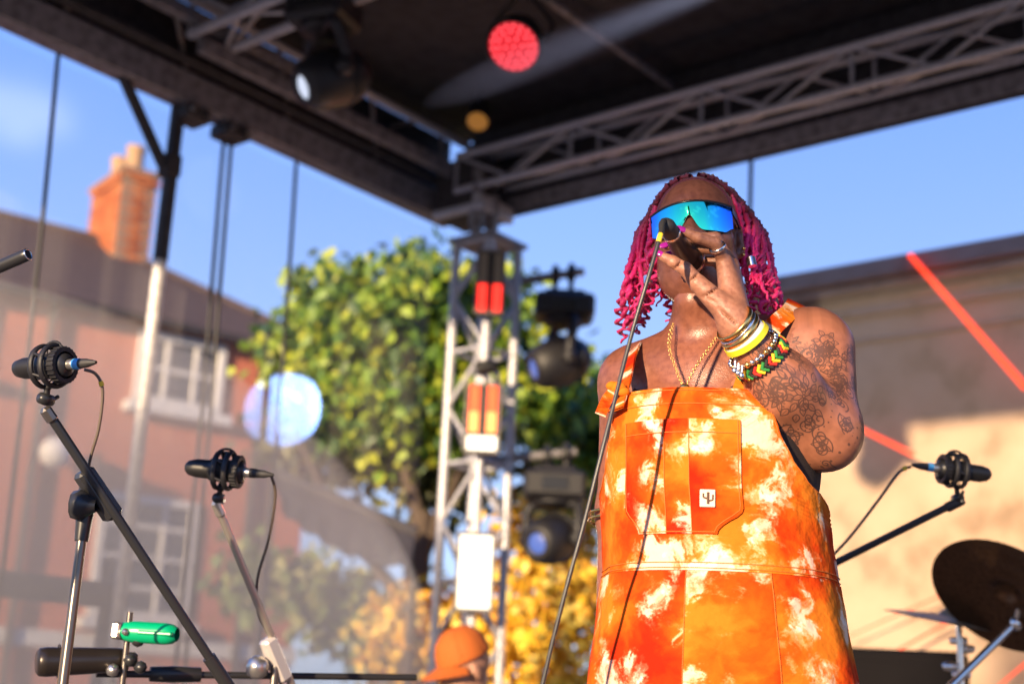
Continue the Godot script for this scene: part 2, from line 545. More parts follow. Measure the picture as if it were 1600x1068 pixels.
	for z in [-0.5, 0.5]:
		st = st_new(); bx(st, Vector3(0, -0.54, z), Vector3(0.05, 1.02, 0.05), 0.006); put(st, "upright", M.beam_dark, dr)
	# ropes that hold the gauze
	var ropes := [[Vector3(-5.4500, 4.6386, -3.2221), Vector3(-5.4500, 3.5858, -3.2741), Vector3(-5.4500, 2.1434, -3.3147), "thin black rope hanging at the far left of the gauze"],
		[Vector3(-5.4500, 4.6394, -4.2377), Vector3(-5.4500, 3.6048, -4.2694), Vector3(-5.4500, 2.8136, -4.2918), "black rope beside the post, left one of a close pair"],
		[Vector3(-5.4200, 4.6317, -4.2656), Vector3(-5.4200, 3.6079, -4.2983), Vector3(-5.4200, 2.8167, -4.3233), "black rope beside the post, right one of a close pair"],
		[Vector3(-5.4500, 4.6555, -4.7504), Vector3(-5.4500, 3.8482, -4.7784), Vector3(-5.4500, 2.8325, -4.7988), "thin black rope hanging in front of the leafy tree"]]
	for r in ropes:
		var o := thing("hanging_rope", r[3], "rope", r[2] * Vector3(1, 0, 1) + Vector3(0, 1.06, 0), 0.0, "ropes down the gauze")
		st = st_new()
		var low: Vector3 = r[2]
		var floor_end := Vector3(low.x, 1.06, low.z)
		tube(st, curve([r[0] - o.position, r[1] - o.position, low - o.position, floor_end - o.position], 5), 0.011, 7)
		put(st, "rope_line", M.rubber, o)
	var o2 := thing("hanging_rope", "short dark rope under the back truss right of the singer's head", "rope", Vector3(-3.30, 1.06, -6.0), 0.0, "ropes down the gauze")
	st = st_new(); tube(st, [Vector3(0.01, 3.55, 0), Vector3(0.0, 3.2, 0), Vector3(-0.01, 2.95, 0)], 0.012, 7)
	put(st, "rope_line", M.rubber, o2)

# ---------------------------------------------------------------- house
func window(parent: Node, s0: float, s1: float, y0: float, y1: float, cols: int, rows: int) -> void:
	var w := Node3D.new()
	w.name = "window"
	parent.add_child(w, true)
	w.position = Vector3((s0 + s1) / 2, y0, 0)
	var wd := s1 - s0
	var hh := y1 - y0
	var st := st_new()
	for s in [-1.0, 1.0]: bx(st, Vector3(s * (wd / 2 - 0.05), hh / 2, 0.03), Vector3(0.10, hh, 0.10), 0.008)
	bx(st, Vector3(0, hh - 0.05, 0.034), Vector3(wd - 0.2, 0.10, 0.10), 0.008)
	bx(st, Vector3(0, 0.05, 0.034), Vector3(wd - 0.2, 0.10, 0.10), 0.008)
	for i in range(1, cols): bx(st, Vector3(-wd / 2 + wd * i / cols, hh / 2, 0.03), Vector3(0.055, hh - 0.2, 0.07), 0.006)
	for i in range(1, rows): bx(st, Vector3(0, hh * i / rows, 0.026), Vector3(wd - 0.2, 0.055, 0.06), 0.006)
	put(st, "frame", M.white_paint, w)
	for i in cols:
		for k in rows:
			st = st_new()
			bx(st, Vector3(-wd / 2 + wd * (i + 0.5) / cols, hh * (k + 0.5) / rows, 0.008), Vector3(wd / cols - 0.04, hh / rows - 0.04, 0.01))
			put(st, "pane", M.window_glass, w)
	st = st_new()
	bx(st, Vector3(0, -0.08, 0.09), Vector3(wd + 0.22, 0.14, 0.26), 0.015)
	put(st, "sill", M.white_paint, w)

func build_house() -> void:
	var h := thing("brick_house", "red brick house with slate roof and tall chimney behind the gauze", "house", Vector3(-14.3786, 0, -10.8678), 1.3285)
	var st := st_new()
	bx(st, Vector3(-3.1, 3.22, -3.0), Vector3(10.2, 6.44, 6.0))
	put(st, "wall", M.brick_wall, h)
	# roof: slate courses as overlapping strips, hipped at the far end
	var roof := Node3D.new(); roof.name = "roof"; h.add_child(roof)
	var ridge_y := 8.35
	var rows := 22
	for i in rows:
		var t0 := float(i) / rows
		var t1 := float(i + 1.12) / rows
		st = st_new()
		var a := Vector3(-8.3, lerpf(6.38, ridge_y, t0) + 0.03, lerpf(0.35, -3.0, t0))
		var b := Vector3(-8.3, lerpf(6.38, ridge_y, t1), lerpf(0.35, -3.0, t1))
		var x0 := lerpf(2.25, -0.4, t0)
		var x1 := lerpf(2.25, -0.4, minf(t1, 1.0))
		flat(st, a, Vector3(x0, a.y, a.z), Vector3(x1, b.y, b.z), b, Vector3(0, 1, 1))
		flat(st, a, Vector3(x0, a.y, a.z), Vector3(x0, a.y - 0.03, a.z), a - Vector3(0, 0.03, 0), Vector3(0, 0, 1))
		flat(st, Vector3(x0, a.y, a.z), Vector3(x0, a.y, -6.0 - a.z), Vector3(x1, b.y, -6.0 - b.z), Vector3(x1, b.y, b.z), Vector3(1, 1, 0))
		put(st, "slate_course", M.slate if (i * 7) % 3 else M.slate_b, roof)
	st = st_new()
	flat(st, Vector3(-8.3, 6.38, -6.35), Vector3(2.25, 6.38, -6.35), Vector3(-0.4, ridge_y, -3.0), Vector3(-8.3, ridge_y, -3.0), Vector3(0, 1, -1))
	put(st, "back_slope", M.slate, roof)
	st = st_new()
	tube(st, [Vector3(-8.3, ridge_y + 0.02, -3.0), Vector3(-0.4, ridge_y + 0.02, -3.0), Vector3(2.25, 6.42, 0.35)], 0.07, 8)
	put(st, "ridge_tiles", M.slate_b, roof)
	st = st_new()
	bx(st, Vector3(-3.05, 6.36, 0.28), Vector3(10.5, 0.10, 0.12), 0.02)
	put(st, "gutter", M.beam_dark, h)
	bar(h, "downpipe", Vector3(1.15, 0, 0.10), Vector3(1.15, 6.35, 0.10), 0.05, M.beam_dark)
	bar(h, "downpipe", Vector3(-1.75, 0, 0.10), Vector3(-1.75, 6.35, 0.10), 0.05, M.beam_dark)
	# windows
	window(h, -0.60, 0.62, 5.33, 6.28, 3, 2)
	window(h, -0.85, 0.45, 2.62, 4.15, 3, 4)
	window(h, -3.60, -2.46, 5.33, 6.28, 3, 2)
	window(h, -3.75, -2.60, 2.62, 4.15, 3, 4)
	st = st_new(); bx(st, Vector3(-3.1, 2.32, 0.03), Vector3(10.3, 0.20, 0.08), 0.01); put(st, "string_course", M.white_paint, h)
	# chimney of single bricks on a mortar core
	var ch := Node3D.new(); ch.name = "chimney"; h.add_child(ch)
	ch.position = Vector3(-0.02, 7.70, -2.75)
	st = st_new(); bx(st, Vector3(0, 0.75, 0), Vector3(0.50, 1.50, 1.26)); put(st, "mortar_core", M.mortar, ch)
	var bricks := [M.brick_a, M.brick_b, M.brick_c]
	var r2 := RandomNumberGenerator.new(); r2.seed = 11
	var mesh_long := brick_mesh(Vector3(0.215, 0.063, 0.02))
	for row in 19:
		var y := 0.06 + row * 0.079
		var out := 0.012 + (0.035 if row > 16 else 0.0)
		for side in 2:
			var n := 2 if side == 0 else 5
			var off := 0.11 * (row % 2)
			for i in n + 1:
				var along := -(n * 0.235) / 2 + i * 0.235 - off + 0.06
				for s in [-1.0, 1.0]:
					if side == 0 and s < 0: continue   # the back face is never seen
					var half := (0.25 if side == 0 else 0.63) + out - 0.1
					if absf(along) > half: continue
					var o := MeshInstance3D.new()
					o.name = "brick"
					o.mesh = mesh_long
					o.material_override = bricks[r2.randi() % 3]
					ch.add_child(o, true)
					if side == 0: o.position = Vector3(along, y, s * (0.63 + out))
					else:
						o.position = Vector3(s * (0.25 + out), y, along)
						o.rotation.y = PI / 2
	st = st_new(); bx(st, Vector3(0, 1.54, 0), Vector3(0.64, 0.08, 1.40), 0.015); put(st, "capping", M.mortar, ch)
	for z in [-0.30, 0.30]:
		st = st_new()
		lathe(st, Transform3D(Basis(), Vector3(0, 1.58, z)), [[0.15, 0.0], [0.14, 0.10], [0.125, 0.36], [0.15, 0.40], [0.15, 0.46], [0.11, 0.46], [0.10, 0.2]], 18)
		put(st, "chimney_pot", M.pot, ch)
	# lamp on the wall
	var lp := Vector3(-1.5855, 4.4676, 0.3500)
	var w := thing("wall_lamp", "white round lamp on a bracket on the brick house", "lamp", Vector3(-14.3786, 0, -10.8678) + Basis(Vector3.UP, 1.3285) * lp, 1.3285)
	st = st_new(); ball(st, Vector3.ZERO, Vector3.ONE * 0.19); put(st, "globe", M.white_paint, w)
	bar(w, "bracket", Vector3(0, 0, -0.36), Vector3(0, 0, -0.17), 0.03, M.black)
	var sg := thing("hanging_sign", "small dark sign hanging on the house beside the round lamp", "sign", Vector3(-14.3786, 0, -10.8678) + Basis(Vector3.UP, 1.3285) * Vector3(-1.1111, 4.2461, 0.3000), 1.3285)
	st = st_new(); bx(st, Vector3(0, 0.0, 0.0), Vector3(0.05, 0.42, 0.55), 0.01); put(st, "board", M.slate_b, sg)
	bar(sg, "bracket", Vector3(0, 0.25, -0.30), Vector3(0, 0.25, 0.30), 0.02, M.black)

func brick_mesh(size: Vector3) -> Mesh:
	var st := st_new()
	box(st, Transform3D(), size, 0.006)
	return st.commit()

# ---------------------------------------------------------------- vegetation
func leaf(st: SurfaceTool, c: Vector3, b: Basis, s: float) -> void:
	# a pointed heart, folded along its middle
	var tip := c + b * Vector3(0, s * 0.62, 0.02 * s)
	var base := c + b * Vector3(0, -s * 0.45, 0)
	var mid := c + b * Vector3(0, 0, 0.05 * s)
	for k in [-1.0, 1.0]:
		var side := c + b * Vector3(k * s * 0.46, -s * 0.14, -0.12 * s)
		var low := c + b * Vector3(k * s * 0.24, -s * 0.50, -0.05 * s)
		var n := (b * Vector3(k * 0.25, 0, 1)).normalized()
		tri(st, tip, side, mid, n, n, n)
		tri(st, mid, side, base, n, n, n)
		tri(st, side, low, base, n, n, n)

func leaf_basis(r: RandomNumberGenerator, out: Vector3) -> Basis:
	var n := (out * 0.7 + Vector3(r.randfn(), r.randfn() * 0.7 + 0.3, r.randfn())).normalized()
	var down := Vector3(r.randfn() * 0.6, -1, r.randfn() * 0.6).normalized()
	var x := down.cross(n).normalized()
	return Basis(x, n.cross(x).normalized(), n)

func foliage(parent: Node, lobes: Array, n: int, size: float, cols: Array, seed_: int, loose := 0, called := "crown") -> void:
	# lobes: [[centre, radii], ...] relative to parent; leaf clumps spread through each lobe's volume, thicker near its skin
	var r := RandomNumberGenerator.new(); r.seed = seed_
	var st := st_new()
	var m := leaf_mat(1, 1, 1)
	m.backlight = lin(0.22, 0.26, 0.03)
	m.vertex_color_use_as_albedo = true
	var vol := 0.0
	for l in lobes: vol += l[1].x * l[1].y * l[1].z
	var spots := []
	for l in lobes:
		var clumps := int(n / 9.0 * l[1].x * l[1].y * l[1].z / vol) + 1
		for c in clumps:
			var d := Vector3(r.randfn(), r.randfn(), r.randfn()).normalized()
			var p: Vector3 = l[0] + d * l[1] * pow(r.randf(), 0.45) * r.randf_range(0.8, 1.05)
			var hue := r.randf()
			for i in 9:
				var q := p + Vector3(r.randfn(), r.randfn(), r.randfn()) * size * 0.95
				spots.append([q, leaf_basis(r, d), size * r.randf_range(0.6, 1.25), clampf(hue + r.randf_range(-0.25, 0.25), 0.0, 0.999)])
	var keep := []
	for i in spots.size():
		var s: Array = spots[i]
		if loose > 0 and i % maxi(1, int(spots.size() / float(loose))) == 0 and keep.size() < loose:
			keep.append(s)
			continue
		st.set_color(cols[int(s[3] * cols.size())])
		leaf(st, s[0], s[1], s[2])
	tag(put(st, called, m, parent), "", "", "", "stuff")
	if loose > 0:
		var mats := cols.map(func(c): return leaf_mat(c.r, c.g, c.b))
		for mm in mats: mm.backlight = lin(0.22, 0.26, 0.03)
		var one := st_new()
		leaf(one, Vector3.ZERO, Basis(), 1.0)
		var mesh := one.commit()
		for s in keep:
			var o := MeshInstance3D.new()
			o.name = "leaf"
			o.mesh = mesh
			o.material_override = mats[int(s[3] * cols.size())]
			o.transform = Transform3D((s[1] as Basis).scaled(Vector3.ONE * s[2]), s[0])
			parent.add_child(o, true)

func trunk(parent: Node, pts: Array, r0: float, r1: float, limbs: Array) -> void:
	var st := st_new()
	var c := curve(pts, 6)
	var rr := []
	for i in c.size(): rr.append(lerpf(r0, r1, float(i) / (c.size() - 1)))
	tube(st, c, rr, 9)
	put(st, "trunk", M.bark, parent)
	for l in limbs:
		st = st_new()
		var k := curve(l, 5)
		rr = []
		for i in k.size(): rr.append(lerpf(r1 * 0.8, 0.008, float(i) / (k.size() - 1)))
		tube(st, k, rr, 6)
		put(st, "limb", M.bark, parent)

func build_vegetation() -> void:
	var green := [Color(0.035, 0.080, 0.012), Color(0.07, 0.145, 0.014), Color(0.13, 0.23, 0.016), Color(0.23, 0.32, 0.02), Color(0.38, 0.42, 0.03)]
	var base := Vector3(-7.4, 0, -8.1)
	var t := thing("lime_tree", "large green leafy tree behind the corner tower", "tree", base)
	trunk(t, [Vector3.ZERO, Vector3(0.05, 1.5, 0.1), Vector3(0.0, 3.2, 0.0)], 0.16, 0.09, [
		[Vector3(0, 2.4, 0), Vector3(-0.5, 3.2, 0.5), Vector3(-0.9, 4.2, 0.9)], [Vector3(0, 2.8, 0), Vector3(0.3, 3.8, -0.2), Vector3(0.5, 4.8, -0.4)],
		[Vector3(0, 2.2, 0), Vector3(0.7, 3.0, -0.7), Vector3(1.2, 3.6, -1.2)], [Vector3(0, 3.1, 0), Vector3(-0.2, 4.0, 0.2), Vector3(-0.2, 5.0, 0.3)]])
	foliage(t, [[Vector3(-7.6059, 4.6292, -7.7334) - base, Vector3(0.72, 0.62, 0.70)], [Vector3(-8.0467, 4.8678, -7.5592) - base, Vector3(0.42, 0.36, 0.42)], [Vector3(-7.1661, 4.9112, -7.7234) - base, Vector3(0.45, 0.42, 0.45)],
		[Vector3(-7.3894, 3.9936, -7.8656) - base, Vector3(0.62, 0.45, 0.6)], [Vector3(-7.9595, 4.1110, -7.6295) - base, Vector3(0.5, 0.42, 0.5)], [Vector3(-8.5401, 4.4916, -7.5590) - base, Vector3(0.34, 0.30, 0.36)],
		[Vector3(-7.0350, 4.7226, -8.4296) - base, Vector3(0.5, 0.6, 0.5)], [Vector3(-6.7852, 4.1284, -8.8411) - base, Vector3(0.48, 0.45, 0.48)], [Vector3(-6.6716, 4.1851, -9.1799) - base, Vector3(0.40, 0.50, 0.4)], [Vector3(-6.5787, 3.6539, -9.3087) - base, Vector3(0.32, 0.40, 0.35)]], 10500, 0.098, green, 41, 200)
	# duller foliage lower down
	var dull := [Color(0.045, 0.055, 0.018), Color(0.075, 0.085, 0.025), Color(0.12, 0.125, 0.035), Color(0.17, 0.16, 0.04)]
	base = Vector3(-8.0, 0, -8.2)
	t = thing("shrub", "dull green shrub in the shade under the leafy tree", "shrub", base, 0.0, "shrubs behind the stage")
	trunk(t, [Vector3.ZERO, Vector3(0, 0.8, 0), Vector3(0.05, 1.6, 0)], 0.06, 0.03, [[Vector3(0, 1.2, 0), Vector3(0.4, 2.0, -0.3), Vector3(0.7, 2.6, -0.6)]])
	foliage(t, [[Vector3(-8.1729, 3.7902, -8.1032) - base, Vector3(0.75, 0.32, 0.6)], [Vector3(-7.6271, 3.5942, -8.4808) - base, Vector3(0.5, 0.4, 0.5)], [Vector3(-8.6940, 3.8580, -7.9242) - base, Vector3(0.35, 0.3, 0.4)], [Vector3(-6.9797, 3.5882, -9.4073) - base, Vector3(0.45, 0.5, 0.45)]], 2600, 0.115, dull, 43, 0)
	var pale := [Color(0.10, 0.15, 0.04), Color(0.16, 0.22, 0.06), Color(0.24, 0.28, 0.08), Color(0.30, 0.30, 0.12)]
	base = Vector3(-8.3, 0, -7.6)
	t = thing("climbing_vine", "pale green leafy vine low in front of the house", "vine", base)
	trunk(t, [Vector3.ZERO, Vector3(0.1, 0.9, 0), Vector3(0.0, 1.9, 0.1)], 0.05, 0.025, [[Vector3(0, 1.2, 0), Vector3(-0.4, 1.7, 0.4), Vector3(-0.8, 2.0, 0.8)]])
	foliage(t, [[Vector3(-8.9900, 2.7120, -7.8211) - base, Vector3(0.45, 0.24, 0.45)], [Vector3(-8.3637, 2.5177, -8.1298) - base, Vector3(0.5, 0.34, 0.5)], [Vector3(-7.9717, 2.2176, -8.2861) - base, Vector3(0.45, 0.4, 0.4)]], 1100, 0.125, pale, 44, 60)
	var amber := [Color(0.78, 0.46, 0.03), Color(0.84, 0.56, 0.05), Color(0.66, 0.33, 0.025), Color(0.86, 0.66, 0.14)]  # warm golden sunlight is put into these leaf colours
	base = Vector3(-6.4, 0, -8.2)
	t = thing("sun_tinted_shrub", "shrub low behind the tower with golden sunlight put into its orange yellow leaf colours", "shrub", base, 0.0, "shrubs behind the stage")
	trunk(t, [Vector3.ZERO, Vector3(0.05, 0.7, 0), Vector3(0.0, 1.5, 0.1)], 0.06, 0.03, [[Vector3(0, 0.8, 0), Vector3(0.5, 1.4, -0.5), Vector3(0.8, 2.0, -0.9)]])
	foliage(t, [[Vector3(-6.3027, 2.5171, -8.4650) - base, Vector3(0.5, 0.5, 0.45)], [Vector3(-6.2927, 1.9498, -8.4060) - base, Vector3(0.5, 0.5, 0.45)], [Vector3(-6.9648, 2.2202, -8.3001) - base, Vector3(0.5, 0.6, 0.45)], [Vector3(-7.3578, 2.1507, -8.0064) - base, Vector3(0.42, 0.55, 0.4)], [Vector3(-6.2500, 2.8554, -8.9222) - base, Vector3(0.3, 0.6, 0.3)], [Vector3(-6.6308, 3.0739, -8.5369) - base, Vector3(0.4, 0.3, 0.3)]], 4200, 0.088, amber, 45, 60)
	# a sagging dark canvas and its post below the tree
	var a := Vector3(-8.0029, 3.3962, -7.0455)
	var aw := thing("garden_awning", "sagging dark canvas awning under the leafy tree", "awning", Vector3(a.x, 0, a.z))
	var o := aw.position
	var st := st_new()
	var top0 := Vector3(-8.0029, 3.3962, -7.0455) - o
	var top1 := Vector3(-7.0691, 2.9730, -7.6838) - o
	var bot0 := Vector3(-7.6945, 3.0494, -6.8837) - o
	var bot1 := Vector3(-6.8664, 2.6780, -7.4183) - o
	var nu := 24
	var nv := 8
	for i in nu:
		for k in nv:
			var ps := []
			for q in [[i, k], [i + 1, k], [i + 1, k + 1], [i, k + 1]]:
				var u := float(q[0]) / nu
				var v := float(q[1]) / nv
				var p: Vector3 = top0.lerp(top1, u).lerp(bot0.lerp(bot1, u), v)
				p.y += -0.10 * sin(PI * u) * v + 0.02 * sin(u * 40.0 + v * 3.0) * v
				ps.append(p)
			flat(st, ps[0], ps[1], ps[2], ps[3], Vector3(0.6, 0.5, 0.7))
	put(st, "canvas", M.black_fabric, aw)
	bar(aw, "ridge_pole", top0, top1, 0.05, M.beam_dark)
	bar(aw, "post", top1, Vector3(top1.x, 0, top1.z), 0.035, M.bark)
	bar(aw, "post", top0, Vector3(top0.x, 0, top0.z), 0.035, M.bark)
	# trees on the far side of the square, behind the photographer: they shade the singer's head and show in the glasses
	var tall := [Color(0.03, 0.055, 0.012), Color(0.05, 0.085, 0.015), Color(0.08, 0.12, 0.02)]
	base = Vector3(2.37, 0, 9.6)
	t = thing("square_tree", "spreading tree on the square facing the stage", "tree", base)
	trunk(t, [Vector3.ZERO, Vector3(0.1, 2.2, 0), Vector3(-0.1, 4.2, 0)], 0.2, 0.11, [[Vector3(0, 3.2, 0), Vector3(-0.8, 4.5, 0.1), Vector3(-1.7, 5.0, 0.1)], [Vector3(0, 3.8, 0), Vector3(0.4, 5.2, 0), Vector3(0.6, 6.4, 0.1)]])
	foliage(t, [[Vector3(0.2, 6.3, 0.2), Vector3(0.9, 0.9, 0.9)], [Vector3(0.9, 5.6, 0.0), Vector3(0.8, 0.8, 0.8)]], 2400, 0.20, tall, 47, 0)
	foliage(t, [[Vector3(-1.84, 5.14, 0.0), Vector3(0.48, 0.44, 0.4)]], 360, 0.14, tall, 48, 0)  # small leaf cluster added to shade the singer's head
	foliage(t, [[Vector3(-1.56, 4.78, 0.0), Vector3(0.24, 0.18, 0.25)]], 110, 0.12, tall, 49, 0)  # small leaf cluster added to shade the singer's shoulder
	for k in 4:
		base = Vector3([-17.0, -11.0, 9.5, 16.0][k], 0, 24.0 + 3.0 * (k % 2))
		var tall_k: float = [1.3, 1.2, 1.9, 1.7][k]
		t = thing("square_tree", ["broad tree at the far left of the square behind the camera", "second broad tree from the left behind the camera", "third broad tree from the left behind the camera", "broad tree at the far right of the square behind the camera"][k], "tree", base, 0.0, "trees across the square")
		trunk(t, [Vector3.ZERO, Vector3(0.1, 1.2, 0), Vector3(0, 2.4 * tall_k, 0)], 0.22, 0.12, [])
		foliage(t, [[Vector3(0, 3.2, 0) * tall_k, Vector3(2.4, 1.4, 1.6) * tall_k], [Vector3(1.2, 2.2, 0.4) * tall_k, Vector3(1.4, 1.0, 1.2) * tall_k]], 1500, 0.5, tall, 60 + k, 0)

# ---------------------------------------------------------------- wall behind the stage
func build_rear_wall() -> void:
	var w := thing("rendered_building", "low cream rendered building with moulded cornice right behind the stage", "building", Vector3(-4.55, 0, -7.8))
	var st := st_new()
	bx(st, Vector3(6.0, 2.15, -2.0), Vector3(12.0, 4.30, 4.0))
	put(st, "wall", M.render_wall, w)
	for b in [[4.44, 0.12, 0.13], [4.35, 0.06, 0.09], [4.20, 0.05, 0.04], [4.02, 0.035, 0.022]]:
		st = st_new()
		bx(st, Vector3(6.0, b[0], -2.0 + b[2] / 2 + 0.001), Vector3(12.0 + b[2], b[1], 4.0 + b[2]), 0.012)
		put(st, "cornice_band", M.cornice, w)
	# laser lines cast on the wall, put in as glowing tubes before it
	var beams := [[Vector3(-3.1015, 4.4658, -7.6200), Vector3(-2.4516, 3.5630, -7.6200), "bright orange red glowing tube for a laser line slanting down over the dark upper wall", 0.021],
		[Vector3(-3.5057, 3.4590, -7.6200), Vector3(-3.1187, 3.2390, -7.6200), "short orange red glowing tube for a laser line just right of the singer's elbow", 0.016],
		[Vector3(-3.5382, 1.9752, -7.6200), Vector3(-2.9284, 2.2906, -7.6200), "thin red glowing tube for a laser line rising low at the right behind the cymbals", 0.008],
		[Vector3(-3.5532, 2.1999, -7.6200), Vector3(-2.9891, 2.4254, -7.6200), "faint red glowing tube for a laser line just above the low red one at the right", 0.005],
		[Vector3(-2.7430, 1.8910, -7.6200), Vector3(-2.5107, 2.0791, -7.6200), "short thin red glowing tube for a laser line in the lower right corner", 0.006]]
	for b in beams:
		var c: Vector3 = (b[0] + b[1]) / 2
		var l := thing("painted_laser_line", b[2], "laser beam", c, 0.0, "red glowing tubes behind the stage")
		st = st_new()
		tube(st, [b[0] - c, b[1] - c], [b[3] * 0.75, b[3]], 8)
		put(st, "glow_tube", glow(1.0, 0.045, 0.006, 1.1), l)

# ---------------------------------------------------------------- stage lights
const RIGHT := Vector3(0.7771, 0, -0.6293)     # towards the right of the picture
const NEAR := Vector3(0.6293, 0, 0.7771)       # towards the audience corner

func moving_head(label: String, base: Vector3, size: Vector3, turn: float, head: Vector3, dir: Vector3, hr: float, lens: Material) -> Node3D:
	var t := thing("moving_head_light", label, "stage light", base, 0.0, "moving head lights")
	var st := st_new()
	var bb := Basis(Vector3.UP, turn)
	box(st, Transform3D(bb, Vector3.ZERO), size, 0.025)
	box(st, Transform3D(bb, Vector3(0, size.y * 0.52, 0)), Vector3(size.x * 0.72, size.y * 0.35, size.z * 0.7), 0.02)
	put(st, "base_housing", M.plastic, t)
	st = st_new()
	box(st, Transform3D(bb, bb * Vector3(0, 0, size.z * 0.5 + 0.002)), Vector3(size.x * 0.42, size.y * 0.45, 0.008), 0.002)
	put(st, "display_panel", M.black_gloss, t)
	var d := dir.normalized()
	var axis := d.cross(Vector3.UP).normalized()
	var hp := head - base
	var up_to := Vector3(0, -size.y * 0.5, 0)
	st = st_new()
	ball(st, up_to + Vector3(0, -0.015, 0), Vector3(size.x * 0.36, 0.035, size.x * 0.36))
	put(st, "pan_ring", M.plastic, t)
	for s in [-1.0, 1.0]:
		st = st_new()
		var o: Vector3 = axis * s * (hr + 0.035)
		var pts := [up_to + axis * s * 0.03 + Vector3(0, -0.02, 0), up_to + o * 0.92 + Vector3(0, -0.035, 0), hp + o + Vector3(0, 0.07, 0), hp + o + Vector3(0, -0.035, 0)]
		tube(st, curve(pts, 5), 0.030, 10)
		ball(st, hp + axis * s * (hr + 0.03), Vector3.ONE * 0.045)
		put(st, "yoke_arm", M.plastic, t)
	st = st_new()
	var fr := frame_of(d)
	lathe(st, Transform3D(fr, hp), [[0.0, -hr * 1.35], [hr * 0.62, -hr * 1.3], [hr * 0.95, -hr * 0.85], [hr * 1.04, -hr * 0.2], [hr, hr * 0.5], [hr * 0.88, hr * 0.95], [hr * 0.66, hr * 1.2], [hr * 0.46, hr * 1.22], [hr * 0.42, hr * 1.10]], 22)
	put(st, "lamp_head", M.plastic, t)
	st = st_new()
	lathe(st, Transform3D(fr, hp), [[hr * 0.42, hr * 1.10], [hr * 0.30, hr * 1.16], [0.0, hr * 1.19]], 20)
	put(st, "lens", lens, t)
	st = st_new()
	for k in 5: torus(st, Transform3D(fr, hp - d * hr * (0.35 + 0.12 * k)), hr * (1.04 - 0.03 * k), 0.006, 22, 5)
	put(st, "cooling_fins", M.black, t)
	return t

func clamp_pair(t: Node3D, a: Vector3, b: Vector3) -> void:
	for p in [a, b]:
		var st := st_new()
		torus(st, Transform3D(frame_of(RIGHT), p), 0.036, 0.016, 18, 8, 1.6)
		rod(st, p + Vector3(0, -0.03, 0), p + Vector3(0, -0.10, 0), 0.016)
		bx(st, p + Vector3(0, 0.045, 0), Vector3(0.03, 0.035, 0.03), 0.005)
		put(st, "clamp", M.black, t)

func strobe(label: String, c: Vector3, w: float, h: float, strips: Array) -> void:
	# strips: [[x, y, width, height, material], ...] as shares of the face
	var t := thing("strobe_light", label, "stage light", c, 0.0, "strobe lights on the tower")
	var b := Basis(RIGHT, Vector3.UP, NEAR)
	var st := st_new()
	box(st, Transform3D(b, b * Vector3(0, 0, -0.045)), Vector3(w, h, 0.085), 0.012)
	put(st, "housing", M.strobe_housing, t)
	st = st_new()
	for s in [-1.0, 1.0]:
		box(st, Transform3D(b, b * Vector3(s * (w / 2 - 0.004), 0, 0.002)), Vector3(0.012, h, 0.016), 0.003)
		box(st, Transform3D(b, b * Vector3(0, s * (h / 2 - 0.004), 0.0015)), Vector3(w - 0.022, 0.012, 0.015), 0.003)
	put(st, "bezel", M.strobe_bezel, t)
	for s in strips:
		var cells := maxi(1, int(s[3] * h / 0.012)) if s.size() > 5 else 1
		st = st_new()
		for k in cells:
			var y: float = (s[1] + s[3] * ((k + 0.5) / cells - 0.5)) * h
			box(st, Transform3D(b, b * Vector3(s[0] * w, y, 0.003)), Vector3(s[2] * w, s[3] * h / cells * (0.86 if cells > 1 else 1.0), 0.006), 0.001)
		put(st, "led_strip", s[4], t)
	st = st_new()
	rod(st, b * Vector3(0, 0, -0.09), b * Vector3(0, 0, -0.19), 0.02)
	put(st, "bracket", M.black, t)

